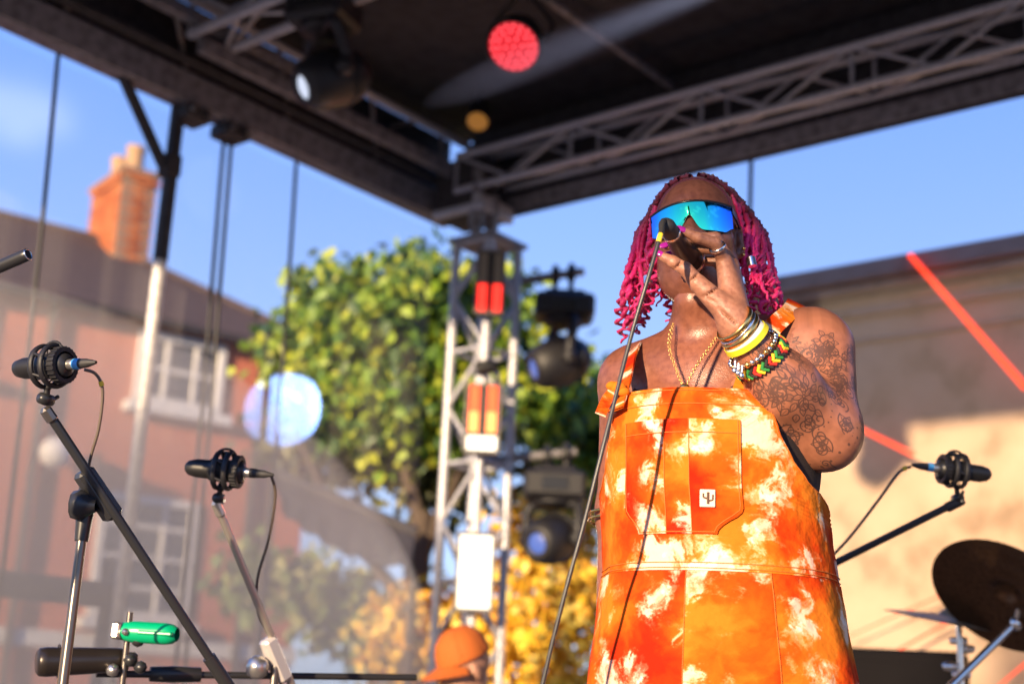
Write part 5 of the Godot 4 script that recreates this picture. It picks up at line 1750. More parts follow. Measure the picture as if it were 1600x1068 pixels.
	g.cap(wr + (elb - wr).normalized() * 0.03, wr, 0.0330, 0.0290, 0.014)
	g.cap(wr, mi, 0.0245, 0.0150, 0.014)
	g.cap(wr, mm, 0.0245, 0.0155, 0.014)
	g.cap(wr, mr, 0.0235, 0.0150, 0.014)
	g.cap(wr, mp, 0.0225, 0.0135, 0.014)
	g.cap(Vector3(0.0031, 1.2930, 0.2450), Vector3(-0.0486, 1.3409, 0.2470), 0.0235, 0.0160, 0.014)
	var fingers := [
		[mi, Vector3(-0.0201, 1.4176, 0.2470), Vector3(-0.0537, 1.4212, 0.2620), Vector3(-0.0779, 1.4285, 0.2680), 0.0135, 0.0122, 0.0105, 0.0085],
		[mm, Vector3(-0.0139, 1.4420, 0.2060), Vector3(-0.0571, 1.4463, 0.1880), Vector3(-0.0981, 1.4269, 0.1960), 0.0135, 0.0124, 0.0108, 0.0086],
		[mr, Vector3(-0.0057, 1.4335, 0.1760), Vector3(-0.0514, 1.4354, 0.1640), Vector3(-0.0893, 1.4186, 0.1720), 0.0130, 0.0118, 0.0102, 0.0084],
		[mp, Vector3(-0.0030, 1.4174, 0.1520), Vector3(-0.0391, 1.4183, 0.1440), Vector3(-0.0725, 1.4073, 0.1500), 0.0115, 0.0102, 0.0090, 0.0076],
		[Vector3(-0.0486, 1.3409, 0.2470), Vector3(-0.0717, 1.3650, 0.2520), Vector3(-0.0942, 1.3780, 0.2520), Vector3(-0.1116, 1.3883, 0.2470), 0.0165, 0.0135, 0.0118, 0.0090]]
	for e in fingers:
		for k in 3: g.cap(e[k], e[k + 1], e[4 + k] * 0.92, e[5 + k] * 0.92, 0.0035)
	# creases across the palm, the thumb ball and the wrist
	for e in [[Vector3(-0.0219, 1.3282, 0.2620), 0.6, 0.026], [Vector3(-0.0381, 1.3140, 0.2680), -0.5, 0.024], [Vector3(-0.0025, 1.2819, 0.2660), -0.75, 0.022], [Vector3(-0.0091, 1.3582, 0.2500), 0.35, 0.018], [Vector3(-0.0574, 1.3496, 0.2620), 0.9, 0.010], [Vector3(-0.0865, 1.3703, 0.2620), 0.9, 0.009]]:
		g.ell(e[0], Vector3(e[2], 0.0016, 0.010), Basis(Vector3.BACK, e[1]), 0.004, true)
	var hand := st_new()
	add_net(hand, g.net())
	# the other hand hangs at the side
	g = Field.new(Vector3(-0.1574, 0.7965, -0.1000) - Vector3(0.07, 0.20, 0.07), Vector3(-0.1574, 0.7965, -0.1000) + Vector3(0.07, 0.03, 0.08), 0.004)
	var w2 := Vector3(-0.1574, 0.7965, -0.1000)
	g.cap(w2 + Vector3(0, 0.02, 0), w2 + Vector3(0, -0.05, 0.005), 0.029, 0.026, 0.01)
	for k in 4:
		var x: float = -0.024 + 0.016 * k
		g.cap(w2 + Vector3(x * 0.5, -0.04, 0.0), w2 + Vector3(x, -0.095, 0.004), 0.017, 0.010, 0.01)
		g.cap(w2 + Vector3(x, -0.095, 0.004), w2 + Vector3(x * 1.05, -0.135, 0.016), 0.0095, 0.009, 0.004)
		g.cap(w2 + Vector3(x * 1.05, -0.135, 0.016), w2 + Vector3(x, -0.160 + 0.006 * absf(k - 1.3), 0.034), 0.009, 0.0075, 0.004)
	g.cap(w2 + Vector3(0.02, -0.03, 0.01), w2 + Vector3(0.045, -0.075, 0.028), 0.016, 0.0115, 0.008)
	g.cap(w2 + Vector3(0.045, -0.075, 0.028), w2 + Vector3(0.045, -0.11, 0.038), 0.0112, 0.009, 0.004)
	add_net(plain, g.net())
	# ---- head
	var HO := Vector3(-0.0226, 1.5043, 0.0300)
	var HB := Basis(Vector3.BACK, deg_to_rad(4.5)) * Basis(Vector3.UP, deg_to_rad(-15.0)) * Basis(Vector3.RIGHT, deg_to_rad(-4.0))
	var hx := Transform3D(HB, HO)
	g = Field.new(Vector3(-0.105, -0.185, -0.14), Vector3(0.105, 0.145, 0.14), 0.0038)
	g.ell(Vector3(0, 0.032, -0.018), Vector3(0.077, 0.092, 0.098))
	g.ell(Vector3(0, -0.045, 0.026), Vector3(0.066, 0.070, 0.064), Basis(), 0.035)
	g.ell(Vector3(0, -0.098, 0.052), Vector3(0.034, 0.026, 0.030), Basis(), 0.03)
	g.ell(Vector3(0, -0.115, 0.012), Vector3(0.050, 0.032, 0.048), Basis(), 0.03)
	for s in [-1.0, 1.0]:
		g.ell(Vector3(s * 0.044, -0.030, 0.060), Vector3(0.027, 0.026, 0.022), Basis(), 0.03)
		g.ell(Vector3(s * 0.050, -0.078, 0.012), Vector3(0.026, 0.036, 0.036), Basis(), 0.03)
		g.cap(Vector3(s * 0.012, 0.022, 0.083), Vector3(s * 0.050, 0.020, 0.066), 0.012, 0.010, 0.02)
		g.ell(Vector3(s * 0.032, 0.000, 0.092), Vector3(0.018, 0.012, 0.013), Basis(), 0.014, true)
		g.ell(Vector3(s * 0.032, 0.000, 0.076), Vector3(0.016, 0.011, 0.013), Basis(), 0.005)
		g.ell(Vector3(s * 0.018, -0.036, 0.098), Vector3(0.012, 0.010, 0.012), Basis(), 0.010)
		g.ell(Vector3(s * 0.010, -0.046, 0.104), Vector3(0.005, 0.004, 0.006), Basis(), 0.004, true)
		# ears
		g.ell(Vector3(s * 0.079, -0.012, -0.010), Vector3(0.012, 0.033, 0.021), Basis(Vector3.UP, s * 0.35), 0.008)
		g.ell(Vector3(s * 0.088, -0.008, -0.004), Vector3(0.008, 0.018, 0.011), Basis(Vector3.UP, s * 0.35), 0.006, true)
		g.ell(Vector3(s * 0.078, -0.040, -0.004), Vector3(0.008, 0.010, 0.009), Basis(), 0.008)
	g.cap(Vector3(0, 0.008, 0.090), Vector3(0, -0.034, 0.110), 0.0105, 0.0155, 0.016)
	g.ell(Vector3(0, -0.066, 0.091), Vector3(0.027, 0.0085, 0.013), Basis(), 0.008)
	g.ell(Vector3(0, -0.080, 0.088), Vector3(0.023, 0.0095, 0.014), Basis(), 0.008)
	g.ell(Vector3(0, -0.0728, 0.106), Vector3(0.024, 0.0022, 0.012), Basis(), 0.003, true)
	add_net(plain, g.net(hx))
	var mesh := ArrayMesh.new()
	plain.set_material(skin); plain.commit(mesh)
	arm.set_material(inked); arm.commit(mesh)
	hand.set_material(palm); hand.commit(mesh)
	var body := MeshInstance3D.new()
	body.name = "body"
	body.mesh = mesh
	t.add_child(body)
	tag(body, "tattooed left arm raised to the mouth", "")
	var nail := mat(0.34, 0.015, 0.26, 0.18)
	for e in fingers:
		var d: Vector3 = (e[3] - e[2]).normalized()
		var st := st_new()
		var up := (Vector3(-0.1, 0.35, 1.0) - d * Vector3(-0.1, 0.35, 1.0).dot(d)).normalized()
		ball(st, e[3] + d * 0.006 + up * (e[7] * 0.55), Vector3(0.0062, 0.0115, 0.0032), Basis(d.cross(up), d, up), 10, 6)
		put(st, "fingernail", nail, t)
	# ---- tank top under the bib
	g = Field.new(Vector3(-0.26, 0.70, -0.19), Vector3(0.28, 1.35, 0.22), 0.0105)
	g.ell(Vector3(0.0188, 1.1657, -0.0100), Vector3(0.186, 0.178, 0.120), turn, 0.05)
	g.ell(Vector3(0.0093, 1.2409, -0.0150), Vector3(0.158, 0.083, 0.093), turn, 0.05)
	g.ell(Vector3(-0.0937, 1.0962, 0.0550), Vector3(0.092, 0.092, 0.097), turn, 0.05)
	g.ell(Vector3(0.0646, 1.0978, 0.0850), Vector3(0.092, 0.092, 0.097), turn, 0.05)
	g.ell(Vector3(0.1217, 1.0634, 0.0100), Vector3(0.09, 0.10, 0.11), turn, 0.05)
	g.ell(Vector3(0.0084, 0.9444, 0.0200), Vector3(0.187, 0.165, 0.150), turn, 0.06)
	var neck_y: float = Vector3(-0.0284, 1.1846, 0.1000).y
	g.keep_below(func(p): return (p.y - neck_y - clampf((p.x - 0.02) * 0.85, 0.0, 0.09) - clampf((-0.10 - p.x) * 0.8, 0.0, 0.05)) * 0.8)
	var tank := st_new()
	add_net(tank, g.net())
	put(tank, "tank_top", grain(mat(0.030, 0.017, 0.015, 0.85), M.g1, 10.0, false), t)
	# ---- dungarees
	S_ROWS.clear()
	for r in [[Vector3(-0.1539, 1.2419, 0.0000), Vector3(0.1792, 1.2578, 0.0000), 0.120, 0.12], [Vector3(-0.1756, 1.1913, 0.0000), Vector3(0.1980, 1.2090, -0.0000), 0.165, 0.13], [Vector3(-0.1864, 1.1416, 0.0000), Vector3(0.2093, 1.1603, -0.0000), 0.192, 0.14], [Vector3(-0.1886, 1.0928, -0.0000), Vector3(0.2158, 1.1118, 0.0000), 0.204, 0.145], [Vector3(-0.1860, 0.9970, 0.0000), Vector3(0.2168, 1.0158, -0.0000), 0.200, 0.15], [Vector3(-0.1815, 0.9149, -0.0000), Vector3(0.2250, 0.9336, 0.0000), 0.200, 0.155], [Vector3(-0.1799, 0.8570, -0.0000), Vector3(0.2357, 0.8761, 0.0000), 0.204, 0.16], [Vector3(-0.1908, 0.7879, 0.0000), Vector3(0.2484, 0.8079, -0.0000), 0.216, 0.175], [Vector3(-0.2056, 0.6661, -0.0000), Vector3(0.2714, 0.6875, 0.0000), 0.226, 0.19], [Vector3(-0.2158, 0.5219, 0.0000), Vector3(0.2953, 0.5445, -0.0000), 0.225, 0.19]]:
		var a: Vector3 = r[0]
		var b: Vector3 = r[1]
		S_ROWS.append([(a.y + b.y) / 2, (a.x + b.x) / 2, (b.x - a.x) / 2, r[2], r[3]])
	var weave := noise_tex(71, 0.035, [[0.0, Color(0, 0, 0)], [1.0, Color(1, 1, 1)]], 768, 5)
	var dye := []
	for e in [[101, 0.545, 0.26], [117, 0.53, 0.02], [133, 0.53, 0.0]]:
		var m := StandardMaterial3D.new()
		m.albedo_texture = tie_dye(e[0], e[1], e[2])
		m.roughness = 0.85
		m.metallic_specular = 0.22
		bump(m, weave, 0.3)
		dye.append(m)
	var dg := Node3D.new(); dg.name = "dungarees"; t.add_child(dg)
	tag(dg, "orange and white tie-dye dungarees", "")
	var th0 := deg_to_rad(-24.0)
	var y_top: float = Vector3(-0.0545, 1.1728, 0.1650).y
	var y_waist: float = Vector3(-0.0182, 0.8532, 0.2000).y
	var edge := [[Vector3(0.0585, 1.2031, 0.1000).y, 39.0], [Vector3(0.0758, 1.1446, 0.1000).y, 42.0], [Vector3(0.0986, 1.0987, 0.1000).y, 45.0], [Vector3(0.1310, 1.0515, 0.0800).y, 53.0], [Vector3(0.1637, 1.0157, 0.0600).y, 65.0], [Vector3(0.2117, 0.9895, -0.0000).y, 93.0], [Vector3(0.2170, 0.9508, 0.0000).y, 180.0]]
	var bib := func(y: float) -> Array:
		var r := lerp_rows(edge, y)
		return [th0 - deg_to_rad(r[1]), th0 + deg_to_rad(r[1])]
	var st := st_new()
	cloth_sheet(st, y_top, y_waist, bib, 72, 44, 0.006, 0.004, Vector2(0.1, 0.2))
	put(st, "bib", dye[0], dg)
	var panel_edges := [-180.0, -20.0, 11.0, 180.0]
	for k in 3:
		st = st_new()
		var a0 := deg_to_rad(panel_edges[k])
		var a1 := deg_to_rad(panel_edges[k + 1])
		cloth_sheet(st, y_waist - 0.001, 0.50, func(_y): return [a0, a1], 60 if k != 1 else 20, 34, 0.0075 + 0.0012 * (k % 2), 0.004, Vector2(0.37 * k + 0.5, 0.61 * k))
		put(st, "skirt_panel", dye[(k + 1) % 3], dg)
	for s in [-1.0, 1.0]:
		st = st_new()
		lathe(st, Transform3D(Basis(), Vector3(0.03 + s * 0.115, 0, 0)), [[0.130, 0.56], [0.128, 0.40], [0.120, 0.20], [0.115, 0.10], [0.112, 0.10]], 26)
		put(st, "trouser_leg", dye[1], dg)
	var thread := mat(0.55, 0.14, 0.012, 0.7)
	# waist seam and hem of the bib
	for e in [[y_waist + 0.004, -180.0, 180.0], [y_waist + 0.013, -180.0, 180.0]]:
		var pts := []
		for k in 73: pts.append(cloth_point(deg_to_rad(lerpf(e[1], e[2], k / 72.0)), e[0], 0.0072))
		stitch(dg, pts, thread)
	for e in [0.006, 0.032]:
		var pts := []
		var rg: Array = bib.call(y_top - e)
		for k in 31: pts.append(cloth_point(lerpf(rg[0], rg[1], k / 30.0), y_top - e, 0.0072))
		stitch(dg, pts, thread)
	for s in 2:
		for inset in [0.02, 0.09]:
			var pts := []
			for k in 31:
				var y := lerpf(y_top - 0.003, y_waist + 0.10, k / 30.0)
				var rg: Array = bib.call(y)
				pts.append(cloth_point(rg[s] + (inset if s == 0 else -inset), y, 0.0072))
			if inset < 0.05: stitch(dg, pts, thread)
	for a in [-20.0, 11.0]:
		var pts := []
		for k in 21: pts.append(cloth_point(deg_to_rad(a), lerpf(y_waist, 0.6, k / 20.0), 0.010))
		stitch(dg, pts, thread)
	# breast pocket in two halves with a narrow pen slot
	var py0: float = Vector3(-0.0850, 1.1118, 0.1900).y
	var py1: float = Vector3(-0.0835, 0.9145, 0.2000).y
	var cut := func(y: float) -> float: return 0.16 * smoothstep(py1 + 0.045, py1, y)
	for e in [[-53.0, -28.5, 1, Vector2(0.7, 0.1)], [-28.5, -16.5, 2, Vector2(0.2, 0.75)], [-16.5, 3.0, 1, Vector2(0.05, 0.5)]]:
		st = st_new()
		var a0 := deg_to_rad(e[0])
		var a1 := deg_to_rad(e[1])
		var first: bool = e[0] < -50.0
		var last: bool = e[1] > 0.0
		cloth_sheet(st, py0, py1, func(y): return [a0 + (cut.call(y) if first else 0.0), a1 - (cut.call(y) if last else 0.0)], 18, 26, 0.0105 if not first else 0.0100, 0.003, e[3])
		put(st, "pocket_panel", dye[e[2]], dg)
	var outline := []
	for k in 21: outline.append(cloth_point(deg_to_rad(-52.0) + cut.call(lerpf(py0, py1, k / 20.0)), lerpf(py0 - 0.002, py1 + 0.003, k / 20.0), 0.0112))
	for k in 15: outline.append(cloth_point(lerpf(deg_to_rad(-52.0) + 0.16, deg_to_rad(2.0) - 0.16, (k + 1) / 15.0), py1 + 0.003, 0.0112))
	for k in 21: outline.append(cloth_point(deg_to_rad(2.0) - cut.call(lerpf(py1, py0, k / 20.0)), lerpf(py1 + 0.003, py0 - 0.002, k / 20.0), 0.0112))
	stitch(dg, outline, thread)
	for a in [-28.5, -16.5]:
		var pts := []
		for k in 21: pts.append(cloth_point(deg_to_rad(a), lerpf(py0, py1, k / 20.0), 0.0115))
		stitch(dg, pts, thread)
	var across := []
	for k in 21: across.append(cloth_point(deg_to_rad(lerpf(-53.0, 3.0, k / 20.0)), py0 - 0.024, 0.0112))
	stitch(dg, across, thread)
	# small white patch with a cactus mark
	var patch := Node3D.new(); patch.name = "logo_patch"; dg.add_child(patch)
	tag(patch, "small white patch with a dark cactus mark", "")
	var pc: Vector3 = Vector3(-0.0233, 0.9738, 0.2070)
	var pa := asin(clampf(pow(absf((pc.x - lerp_rows(S_ROWS, pc.y)[1]) / lerp_rows(S_ROWS, pc.y)[2]), 1.0 / 0.86), 0.0, 1.0)) * signf(pc.x - lerp_rows(S_ROWS, pc.y)[1])
	var pp := cloth_point(pa, pc.y, 0.0135)
	var pu := (cloth_point(pa, pc.y + 0.02, 0.0135) - cloth_point(pa, pc.y - 0.02, 0.0135)).normalized()
	var pr := (cloth_point(pa + 0.08, pc.y, 0.0135) - cloth_point(pa - 0.08, pc.y, 0.0135)).normalized()
	var pn := pr.cross(pu).normalized()
	var pb := Basis(pr, pn.cross(pr).normalized(), pn)
	st = st_new(); box(st, Transform3D(pb, pp), Vector3(0.026, 0.030, 0.004), 0.001); put(st, "patch_cloth", mat(0.66, 0.54, 0.44, 0.8), patch)
	var mark := mat(0.10, 0.05, 0.03, 0.8)
	for e in [[Vector2(0.001, -0.010), Vector2(0.001, 0.010), 0.0024], [Vector2(0.001, -0.005), Vector2(0.009, -0.003), 0.0016], [Vector2(0.009, -0.003), Vector2(0.009, 0.006), 0.0016], [Vector2(0.001, -0.001), Vector2(-0.007, 0.001), 0.0016], [Vector2(-0.007, 0.001), Vector2(-0.007, 0.008), 0.0016]]:
		st = st_new()
		rod(st, pp + pb * Vector3(e[0].x, e[0].y, 0.0020), pp + pb * Vector3(e[1].x, e[1].y, 0.0020), e[2], 8)
		put(st, "cactus_mark", mark, patch)
	# straps
	var ls := curve([Vector3(-0.1785, 1.1366, 0.1350), Vector3(-0.1619, 1.1950, 0.1000), Vector3(-0.1476, 1.2531, 0.0450), Vector3(-0.1265, 1.2913, -0.0300), Vector3(-0.10, 1.20, -0.12), Vector3(-0.05, 1.05, -0.165)], 8)
	var face := []
	for p in ls: face.append((p - Vector3(-0.0057, 1.1879, -0.0600)).normalized())
	st = st_new(); ribbon(st, ls, face, 0.034, 0.004); put(st, "shoulder_strap", dye[0], dg)
	var rs := curve([Vector3(0.0414, 1.1727, 0.1650), Vector3(0.0673, 1.2424, 0.1350), Vector3(0.1045, 1.3064, 0.1050), Vector3(0.1516, 1.3590, 0.0550), Vector3(0.1725, 1.3875, -0.0200), Vector3(0.12, 1.26, -0.11), Vector3(0.06, 1.05, -0.17)], 8)
	face = []
	for p in rs: face.append((p - Vector3(0.1052, 1.2438, -0.0600)).normalized())
	st = st_new(); ribbon(st, rs, face, 0.036, 0.004); put(st, "shoulder_strap", dye[1], dg)
	for e in [[Vector3(-0.1742, 1.1789, 0.1250), 0.016], [Vector3(-0.1845, 1.1820, 0.1250), 0.012], [Vector3(-0.1651, 1.1716, 0.1280), 0.012]]:
		st = st_new()
		ball(st, e[0], Vector3(e[1], e[1] * 0.75, e[1] * 0.8), Basis(), 12, 8)
		put(st, "strap_knot", dye[0], dg)
	st = st_new()
	var fl := [Vector3(-0.1813, 1.1727, 0.1300), Vector3(-0.1945, 1.1545, 0.1300), Vector3(-0.2045, 1.1293, 0.1200)]
	ribbon(st, curve(fl, 5), [Vector3.BACK, Vector3.BACK, Vector3.BACK, Vector3.BACK, Vector3.BACK, Vector3.BACK, Vector3.BACK, Vector3.BACK, Vector3.BACK, Vector3.BACK, Vector3.BACK], 0.02, 0.003)
	put(st, "strap_end", dye[0], dg)
	singer_glasses(t, hx)
	singer_hair(t, hx)
	singer_jewels(t, hx, wr, elb, mid)
	hand_microphone(t)

func singer_glasses(t: Node3D, hx: Transform3D) -> void:
	var gl := Node3D.new(); gl.name = "sunglasses"; t.add_child(gl)
	tag(gl, "wide one-piece sunglasses with blue green mirror lens", "")
	var lens := StandardMaterial3D.new()
	var im := Image.create(256, 32, false, Image.FORMAT_RGB8)
	var g := Gradient.new()   # the mirror coating runs through bands of colour from rim to rim
	g.offsets = PackedFloat32Array([0.0, 0.14, 0.34, 0.5, 0.68, 0.86, 1.0])
	g.colors = PackedColorArray([lin(0.05, 0.20, 0.95), lin(0.05, 0.55, 0.95), lin(0.05, 0.90, 0.66), lin(0.06, 0.95, 0.48), lin(0.05, 0.88, 0.58), lin(0.04, 0.45, 0.92), lin(0.05, 0.20, 0.90)])
	for x in 256:
		for y in 32: im.set_pixel(x, y, g.sample((x + 0.5) / 256.0))
	lens.albedo_texture = ImageTexture.create_from_image(im)
	lens.metallic = 1.0
	lens.roughness = 0.06
	var top := func(u: float) -> float: return 0.0235 - 0.003 * u * u
	var low := func(u: float) -> float:
		var a := absf(u)
		var notch := 0.030 * exp(-pow(a / 0.17, 2.0))
		return -0.0315 + notch + 0.010 * smoothstep(0.80, 1.0, a)
	var pt := func(u: float, v: float) -> Vector3:
		var y := lerpf(top.call(u), low.call(u), v)
		return Vector3(u * 0.0755, y, 0.1175 - 0.042 * pow(absf(u), 2.1) + 0.09 * y - 0.9 * pow(y - 0.02, 2.0))
	var st := st_new()
	var nu := 48
	var nv := 10
	for i in nu:
		for k in nv:
			var ps := []
			var ns := []
			var us := []
			for q in [[i, k], [i + 1, k], [i + 1, k + 1], [i, k + 1]]:
				var u: float = -1.0 + 2.0 * q[0] / nu
				var v: float = float(q[1]) / nv
				var du: Vector3 = pt.call(u + 0.01, v) - pt.call(u - 0.01, v)
				var n := Vector3(-du.z, 0.0, du.x).normalized() + Vector3(0, 0.02 - 0.22 * v, 0)
				ps.append(hx * pt.call(u, v))
				ns.append((hx.basis * n).normalized())
				us.append(Vector2(u * 0.5 + 0.5, v))
			quad(st, ps, ns, us)
			quad(st, ps.map(func(p): return p - hx.basis.z * 0.0018), ns.map(func(n): return -n), us)
	put(st, "mirror_lens", lens, gl)
	st = st_new()
	var rim := []
	for i in 41: rim.append(hx * (pt.call(-1.0 + i / 20.0, 0.0) + Vector3(0, 0.001, -0.0008)))
	tube(st, rim, 0.0024, 8)
	put(st, "brow_bar", M.black_gloss, gl)
	st = st_new()
	rim = []
	for i in 61: rim.append(hx * (pt.call(-1.0 + i / 30.0, 1.0) + Vector3(0, 0.0, -0.0008)))
	tube(st, rim, 0.0009, 6)
	put(st, "lower_rim", M.black_gloss, gl)
	for s in [-1.0, 1.0]:
		st = st_new()
		var a: Vector3 = pt.call(s, 0.15)
		ribbon(st, [hx * a, hx * Vector3(s * 0.080, a.y - 0.001, 0.045), hx * Vector3(s * 0.083, 0.012, 0.0), hx * Vector3(s * 0.084, 0.002, -0.03)], [hx.basis.x * s, hx.basis.x * s, hx.basis.x * s, hx.basis.x * s], 0.012, 0.003)
		put(st, "temple", M.black_gloss, gl)

func singer_hair(t: Node3D, hx: Transform3D) -> void:
	var hair := Node3D.new(); hair.name = "hair"; t.add_child(hair)
	tag(hair, "magenta twisted locks hanging to the shoulders", "")
	var dark := mat(1, 1, 1, 0.55)
	dark.vertex_color_use_as_albedo = true
	dark.rim_enabled = true
	dark.rim = 0.35
	# close scalp hair
	var f := Field.new(Vector3(-0.11, -0.10, -0.14), Vector3(0.11, 0.15, 0.11), 0.006)
	f.ell(Vector3(0, 0.036, -0.024), Vector3(0.0815, 0.0945, 0.100))
	f.keep_below(func(p): return minf(p.z - 0.030 - (p.y - 0.03) * 0.20 + absf(p.x) * 0.25, 0.1) if p.y < 0.105 else -1.0)
	var st := st_new()
	st.set_color(Color(0.11, 0.012, 0.026))
	add_net(st, f.net(hx))
	put(st, "scalp_hair", dark, hair)
	var r := RandomNumberGenerator.new(); r.seed = 5
	var C := Vector3(0, 0.036, -0.024)
	var R := Vector3(0.083, 0.096, 0.1015)
	var roots := []
	for row in 7:   # rows from the hairline to the crown
		var n := 11 - row
		for k in n:
			var side := lerpf(-1.0, 1.0, (k + 0.5 + r.randf_range(-0.2, 0.2)) / n)
			var el := deg_to_rad(lerpf(52.0, 118.0, row / 6.0))          # angle up from the face towards the back
			var d := Vector3(sin(side * 1.45), cos(side * 1.45) * sin(el), cos(side * 1.45) * cos(el))
			roots.append([d, side, row])
	for k in 16:   # the sides and the nape
		var s := -1.0 if k % 2 == 0 else 1.0
		roots.append([Vector3(s * r.randf_range(0.75, 1.0), r.randf_range(-0.25, 0.45), r.randf_range(-0.75, 0.22)).normalized(), s * r.randf_range(0.7, 1.0), 7])
	for q in roots:
		if q[0].z > 0.0 and q[0].y < 0.30 and q[0].x > 0.0: continue   # the near ear stays free
		var d: Vector3 = q[0]
		var side: float = q[1]
		var p := C + d * R
		var len_ := r.randf_range(0.13, 0.31) + 0.05 * (1.0 - absf(side))
		var sg := signf(side) if absf(side) > 0.08 else (1.0 if r.randf() < 0.5 else -1.0)
		var flow := Vector3(sg * (0.55 + 0.5 * absf(side)), 0.0, -0.75 + 0.45 * absf(side))
		var pts := []
		var cols := []
		var rad := []
		var step := 0.0036
		var n := int(len_ / step)
		var off := false
		var vel := flow.normalized()
		var ph := r.randf() * TAU
		var dn := hx.basis.transposed() * Vector3.DOWN
		var wave := pow(r.randf(), 1.6) * 1.7 + 0.15
		var thick := r.randf_range(0.8, 1.35)
		var pitch := r.randf_range(0.015, 0.030)
		var wig := r.randf() * 20.0
		var deep := r.randf_range(0.5, 1.15)
		var sway := Vector3(sg * r.randf_range(-0.1, 0.75) + (r.randf_range(0.0, 0.6) if sg > 0.0 else 0.0), 0, r.randf_range(-0.3, 0.35))
		for i in n:
			var s := float(i) / n
			var away := (p - C) / (R * R)
			var nn := away.normalized()
			var inside := ((p - C) / R).length()
			var want := (flow * (1.0 - smoothstep(0.0, 0.36, s)) + dn * (0.38 + 2.2 * s) + sway * smoothstep(0.35, 1.0, s)).normalized()
			want += Vector3(sin(s * 9.0 + wig), 0.0, cos(s * 7.0 + wig * 1.7)) * 0.55 * s
			vel = (vel * 0.72 + want * 0.28).normalized()
			vel = (vel - nn * maxf(vel.dot(nn), 0.0) * 0.22).normalized() if inside < 1.12 and p.y > -0.02 else vel
			if inside < 1.06 + 0.02 * sin(ph): vel = (vel - nn * minf(vel.dot(nn), 0.0)).normalized()
			p += vel * step
			if ((p - C) / R).length() < 1.015: p = C + (p - C) / ((p - C) / R).length() * 1.015
			# keep clear of the face and the neck; on the near side the locks hang behind the ear
			if sg > 0.0 and p.y < 0.055 and p.z > -0.034: p.z = maxf(p.z - 0.0032, -0.034)
			if p.y < 0.02 and absf(p.x) < 0.082 and p.z > -0.02: p.x = sg * 0.082
			if p.y < -0.06:
				var nk := Vector2(p.x, p.z + 0.02)
				if nk.length() < 0.074: nk = nk.normalized() * 0.074; p.x = nk.x; p.z = nk.y - 0.02
			var curl_ := smoothstep(0.45, 0.85, s) * 0.0062 * wave
			var e1 := vel.cross(Vector3(0.3, 0.2, 1)).normalized()
			var e2 := vel.cross(e1)
			var an := ph + i * step / pitch * TAU
			var pw := hx * (p + (e1 * cos(an) + e2 * sin(an)) * curl_)
			pts.append(pw)
			var lump := 1.0 + 0.24 * sin(i * 2.35 + ph)
			rad.append((lerpf(0.0056, 0.0036, s) * thick * lump) * (1.0 if i < n - 6 else 0.55))
			var k := smoothstep(0.10, 0.50, s)
			cols.append(Color(lerpf(0.13, 0.88, k), lerpf(0.012, 0.006 + 0.02 * s, k), lerpf(0.030, 0.155 + 0.06 * s, k)) * deep)
		st = st_new()
		lock_tube(st, pts, rad, cols)
		put(st, "hair_twist", dark, hair)
	for e in [[Vector3(-0.098, -0.070, 0.005), Vector3(-0.098, -0.086, 0.006)], [Vector3(0.098, -0.048, -0.01), Vector3(0.100, -0.066, -0.01)]]:
		st = st_new()
		tube(st, [hx * e[0], hx * e[1]], 0.0088, 12)
		put(st, "hair_cuff", M.silver, hair)

func lock_tube(st: SurfaceTool, pts: Array, rad: Array, cols: Array) -> void:
	var n := pts.size()
	var sides := 6
	var sv: Vector3 = frame_of(pts[1] - pts[0]).x
	var prev := []
	var pn := []
	for i in n:
		var t: Vector3 = (pts[mini(i + 1, n - 1)] - pts[maxi(i - 1, 0)]).normalized()
		sv = (sv - t * sv.dot(t)).normalized()
		var up := t.cross(sv)
		var ring := []
		var rn := []
		for k in sides:
			var a := TAU * k / sides + i * 0.45
			var d := sv * cos(a) + up * sin(a)
			ring.append(pts[i] + d * rad[i] * (1.0 + 0.22 * cos(2.0 * TAU * k / sides)))
			rn.append(d)
		if i > 0:
			for k in sides:
				var l := (k + 1) % sides
				st.set_color(cols[i])
				quad(st, [prev[k], prev[l], ring[l], ring[k]], [pn[k], pn[l], rn[l], rn[k]])
		prev = ring
		pn = rn

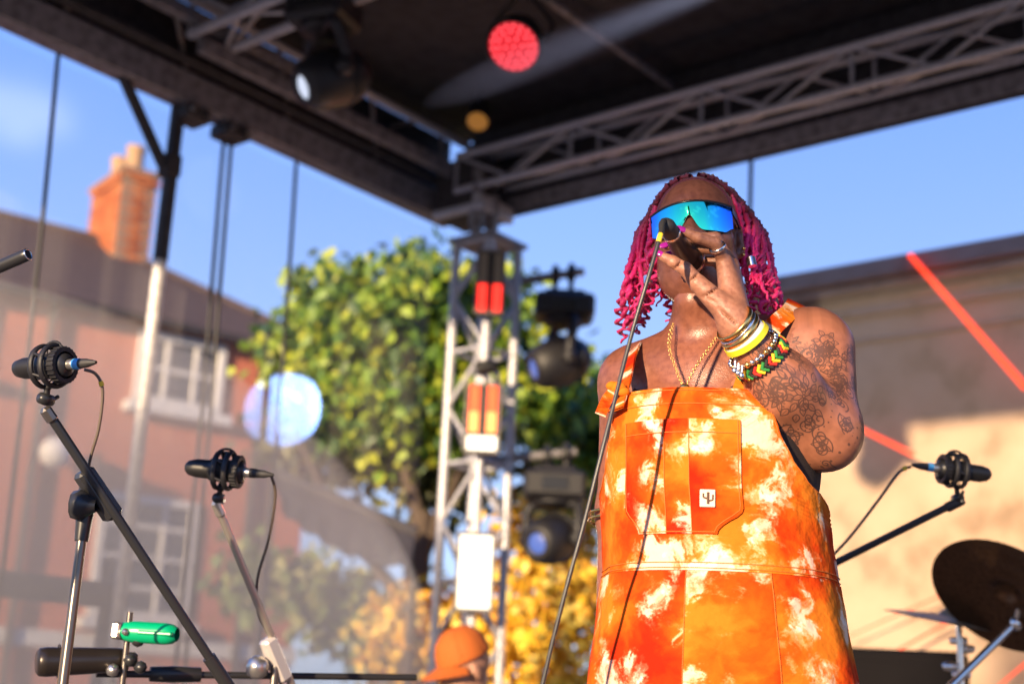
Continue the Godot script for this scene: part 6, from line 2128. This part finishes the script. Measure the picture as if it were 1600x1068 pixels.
func singer_jewels(t: Node3D, hx: Transform3D, wr: Vector3, elb: Vector3, mid: Vector3) -> void:
	var st: SurfaceTool
	var ax := (mid - wr).normalized()
	var fr := frame_of(ax)
	var round_at := func(d: float) -> float: return lerpf(0.0290, 0.058, d / (mid - wr).length()) + 0.003
	var tilt := Basis(Vector3(0, 0, 1), 0.18)
	for e in [[-0.004, M.gold, 0.0032], [0.005, M.silver, 0.0024], [0.012, M.gold, 0.0032]]:
		st = st_new()
		torus(st, Transform3D(tilt * fr, wr + ax * e[0]), round_at.call(maxf(e[0], 0.0)) + 0.004, e[2], 40, 8, 1.5)
		put(st, "bangle", e[1], t)
	for e in [[0.024, 0.014, mat(0.80, 0.76, 0.70, 0.6), "paper_wristband"], [0.030, 0.010, mat(0.62, 0.55, 0.02, 0.5), "yellow_wristband"]]:
		st = st_new()
		var r: float = round_at.call(e[0]) + (0.001 if e[3] == "paper_wristband" else 0.003)
		lathe(st, Transform3D(fr, wr + ax * e[0]), [[r, -e[1] / 2], [r + 0.001, -e[1] / 2], [r + 0.003, e[1] / 2], [r + 0.002, e[1] / 2]], 36, 1.0, false)
		put(st, e[3], e[2], t)
	# string of silver beads
	for k in 30:
		var a := TAU * k / 30
		var d := 0.052
		var r: float = round_at.call(d) + 0.004
		st = st_new()
		ball(st, wr + ax * d + fr * Vector3(cos(a) * r, 0, sin(a) * r) + Vector3(0, -0.004, 0), Vector3.ONE * (0.0046 if k % 3 else 0.0056), Basis(), 10, 7)
		put(st, "bracelet_bead", M.silver if k % 4 else M.gold, t)
	for k in 3:
		st = st_new()
		var p := wr + ax * 0.050 + Vector3(-0.034 + 0.006 * k, -0.034 - 0.004 * k, 0.026)
		rod(st, p, p + Vector3(-0.001, -0.014, 0.0), 0.0022, 6)
		ball(st, p + Vector3(-0.001, -0.017, 0.0), Vector3(0.005, 0.006, 0.004), Basis(), 8, 6)
		put(st, "charm", M.silver, t)
	# woven band: chevrons of red, yellow, green and black threads
	var threads := [mat(0.50, 0.02, 0.015, 0.8), mat(0.75, 0.48, 0.02, 0.8), mat(0.02, 0.20, 0.04, 0.8), mat(0.015, 0.015, 0.015, 0.8)]
	for k in 40:
		st = st_new()
		for s in [-1.0, 1.0]:
			var a0 := TAU * k / 40
			var a1 := TAU * (k + 1.1) / 40
			var d0 := 0.074
			var d1: float = 0.074 + s * 0.0085
			var r0: float = round_at.call(d0) + 0.004
			var r1: float = round_at.call(d1) + 0.003
			rod(st, wr + ax * d0 + fr * Vector3(cos(a0) * r0, 0, sin(a0) * r0), wr + ax * d1 + fr * Vector3(cos(a1) * r1, 0, sin(a1) * r1), 0.0033, 6)
		put(st, "woven_thread", threads[k % 4], t)
	# necklace
	var nk := curve([Vector3(-0.0681, 1.3262, 0.0500), Vector3(-0.0789, 1.2727, 0.0850), Vector3(-0.0690, 1.2257, 0.1050), Vector3(-0.0541, 1.1910, 0.1180), Vector3(-0.0329, 1.2292, 0.1120), Vector3(-0.0035, 1.2747, 0.1000), Vector3(0.0182, 1.3094, 0.0800)], 12)
	for i in range(0, nk.size() - 1):
		st = st_new()
		var d: Vector3 = nk[i + 1] - nk[i]
		torus(st, Transform3D(frame_of((d.cross(Vector3.BACK) if i % 2 else Vector3.BACK)), (nk[i] + nk[i + 1]) / 2), d.length() * 0.50, 0.0008, 10, 5)
		put(st, "chain_link", M.gold, t)
	st = st_new()
	lathe(st, Transform3D(frame_of(Vector3(-0.2, 0.2, 1)), Vector3(-0.0546, 1.1853, 0.1220)), [[0.0, 0.003], [0.007, 0.0025], [0.0095, 0.0], [0.007, -0.002]], 14)
	put(st, "pendant", M.gold, t)
	# ear studs and the ring
	for e in [Vector3(0.086, -0.046, 0.004), Vector3(0.088, -0.036, 0.010)]:
		st = st_new(); ball(st, hx * e, Vector3.ONE * 0.0035, Basis(), 10, 8); put(st, "ear_stud", M.gold, t)
	st = st_new()
	torus(st, Transform3D(frame_of(Vector3(-0.0201, 1.4176, 0.2470) - Vector3(0.0004, 1.3953, 0.2180)), Vector3(-0.0158, 1.4128, 0.2410)), 0.0135, 0.0019, 22, 8, 2.0)
	put(st, "finger_ring", M.silver, t)
	# bracelet on the hanging arm
	for k in 2:
		st = st_new()
		torus(st, Transform3D(frame_of(Vector3(-0.05, -1, 0.1)), Vector3(-0.1486, 0.9886, -0.1450) + Vector3(0, -0.012 * k, 0)), 0.053, 0.003, 30, 8)
		put(st, "bangle", M.gold, t)

func hand_microphone(t: Node3D) -> void:
	var B := Basis(Vector3.UP, deg_to_rad(39.0))
	var org := Vector3(-1.30, 1.05, -2.19)
	var a := Vector3(-0.0504, 1.4133, 0.1500)
	var e := Vector3(-0.1062, 1.4167, 0.3000)
	var m := thing("hand_microphone", "black hand microphone with silver rings held at the singer's mouth", "microphone", org + B * a, deg_to_rad(39.0))
	var d := e - a
	var L := d.length()
	var fr := frame_of(d)
	var st := st_new()
	lathe(st, Transform3D(fr, Vector3.ZERO), [[0.0, -0.027], [0.014, -0.0245], [0.022, -0.017], [0.0255, -0.006], [0.0262, 0.004], [0.0262, 0.006]], 26)
	lathe(st, Transform3D(fr, Vector3.ZERO), [[0.0262, 0.014], [0.0245, 0.030], [0.0225, 0.038]], 26)
	put(st, "grille", M.mic_grille, m)
	st = st_new(); lathe(st, Transform3D(fr, Vector3.ZERO), [[0.0262, 0.004], [0.0285, 0.006], [0.0285, 0.013], [0.0262, 0.015]], 30); put(st, "grille_ring", M.silver, m)
	st = st_new(); lathe(st, Transform3D(fr, Vector3.ZERO), [[0.0225, 0.036], [0.0205, 0.046], [0.0150, L - 0.03], [0.0148, L - 0.014]], 26); put(st, "handle", M.stand_black, m)
	st = st_new(); lathe(st, Transform3D(fr, Vector3.ZERO), [[0.0148, L - 0.014], [0.0162, L - 0.013], [0.0162, L - 0.008], [0.0150, L - 0.006]], 26); put(st, "end_ring", M.silver, m)
	st = st_new(); lathe(st, Transform3D(fr, Vector3.ZERO), [[0.0145, L - 0.008], [0.0150, L + 0.002], [0.0150, L + 0.022], [0.0125, L + 0.032], [0.006, L + 0.037], [0.0, L + 0.038]], 24); put(st, "plug", M.rubber, m)
	# lead hanging from the plug to the floor
	var tip := a + d.normalized() * (L + 0.030)
	var pts := [tip, tip + Vector3(-0.006, 0.002, 0.012), Vector3(-0.1284, 1.3898, 0.3620), Vector3(-0.1330, 1.3717, 0.3680), Vector3(-0.1487, 1.3091, 0.3660), Vector3(-0.1749, 1.2059, 0.3550), Vector3(-0.2149, 1.0233, 0.3550), Vector3(-0.2412, 0.9005, 0.3450), Vector3(-0.2673, 0.7901, 0.3350), Vector3(-0.2957, 0.6546, 0.3200), Vector3(-0.3338, 0.4427, 0.3000), Vector3(-0.42, 0.012, 0.22), Vector3(-0.75, 0.008, 0.1), Vector3(-1.1, 0.008, -0.3)]
	var c := thing("microphone_cable", "black microphone cable hanging down in front of the singer with yellow band", "cable", org + B * pts[0], deg_to_rad(39.0), "microphone cables")
	var cv := curve(pts.map(func(p): return p - pts[0]), 10)
	st = st_new(); tube(st, cv, 0.0036, 10); put(st, "cable_line", M.cable, c)
	st = st_new(); tube(st, cv.slice(22, 31), 0.0047, 12); put(st, "yellow_band", M.yellow_tape, c)
	st = st_new(); tube(st, cv.slice(0, 22), 0.0050, 12); put(st, "strain_relief", M.rubber, c)
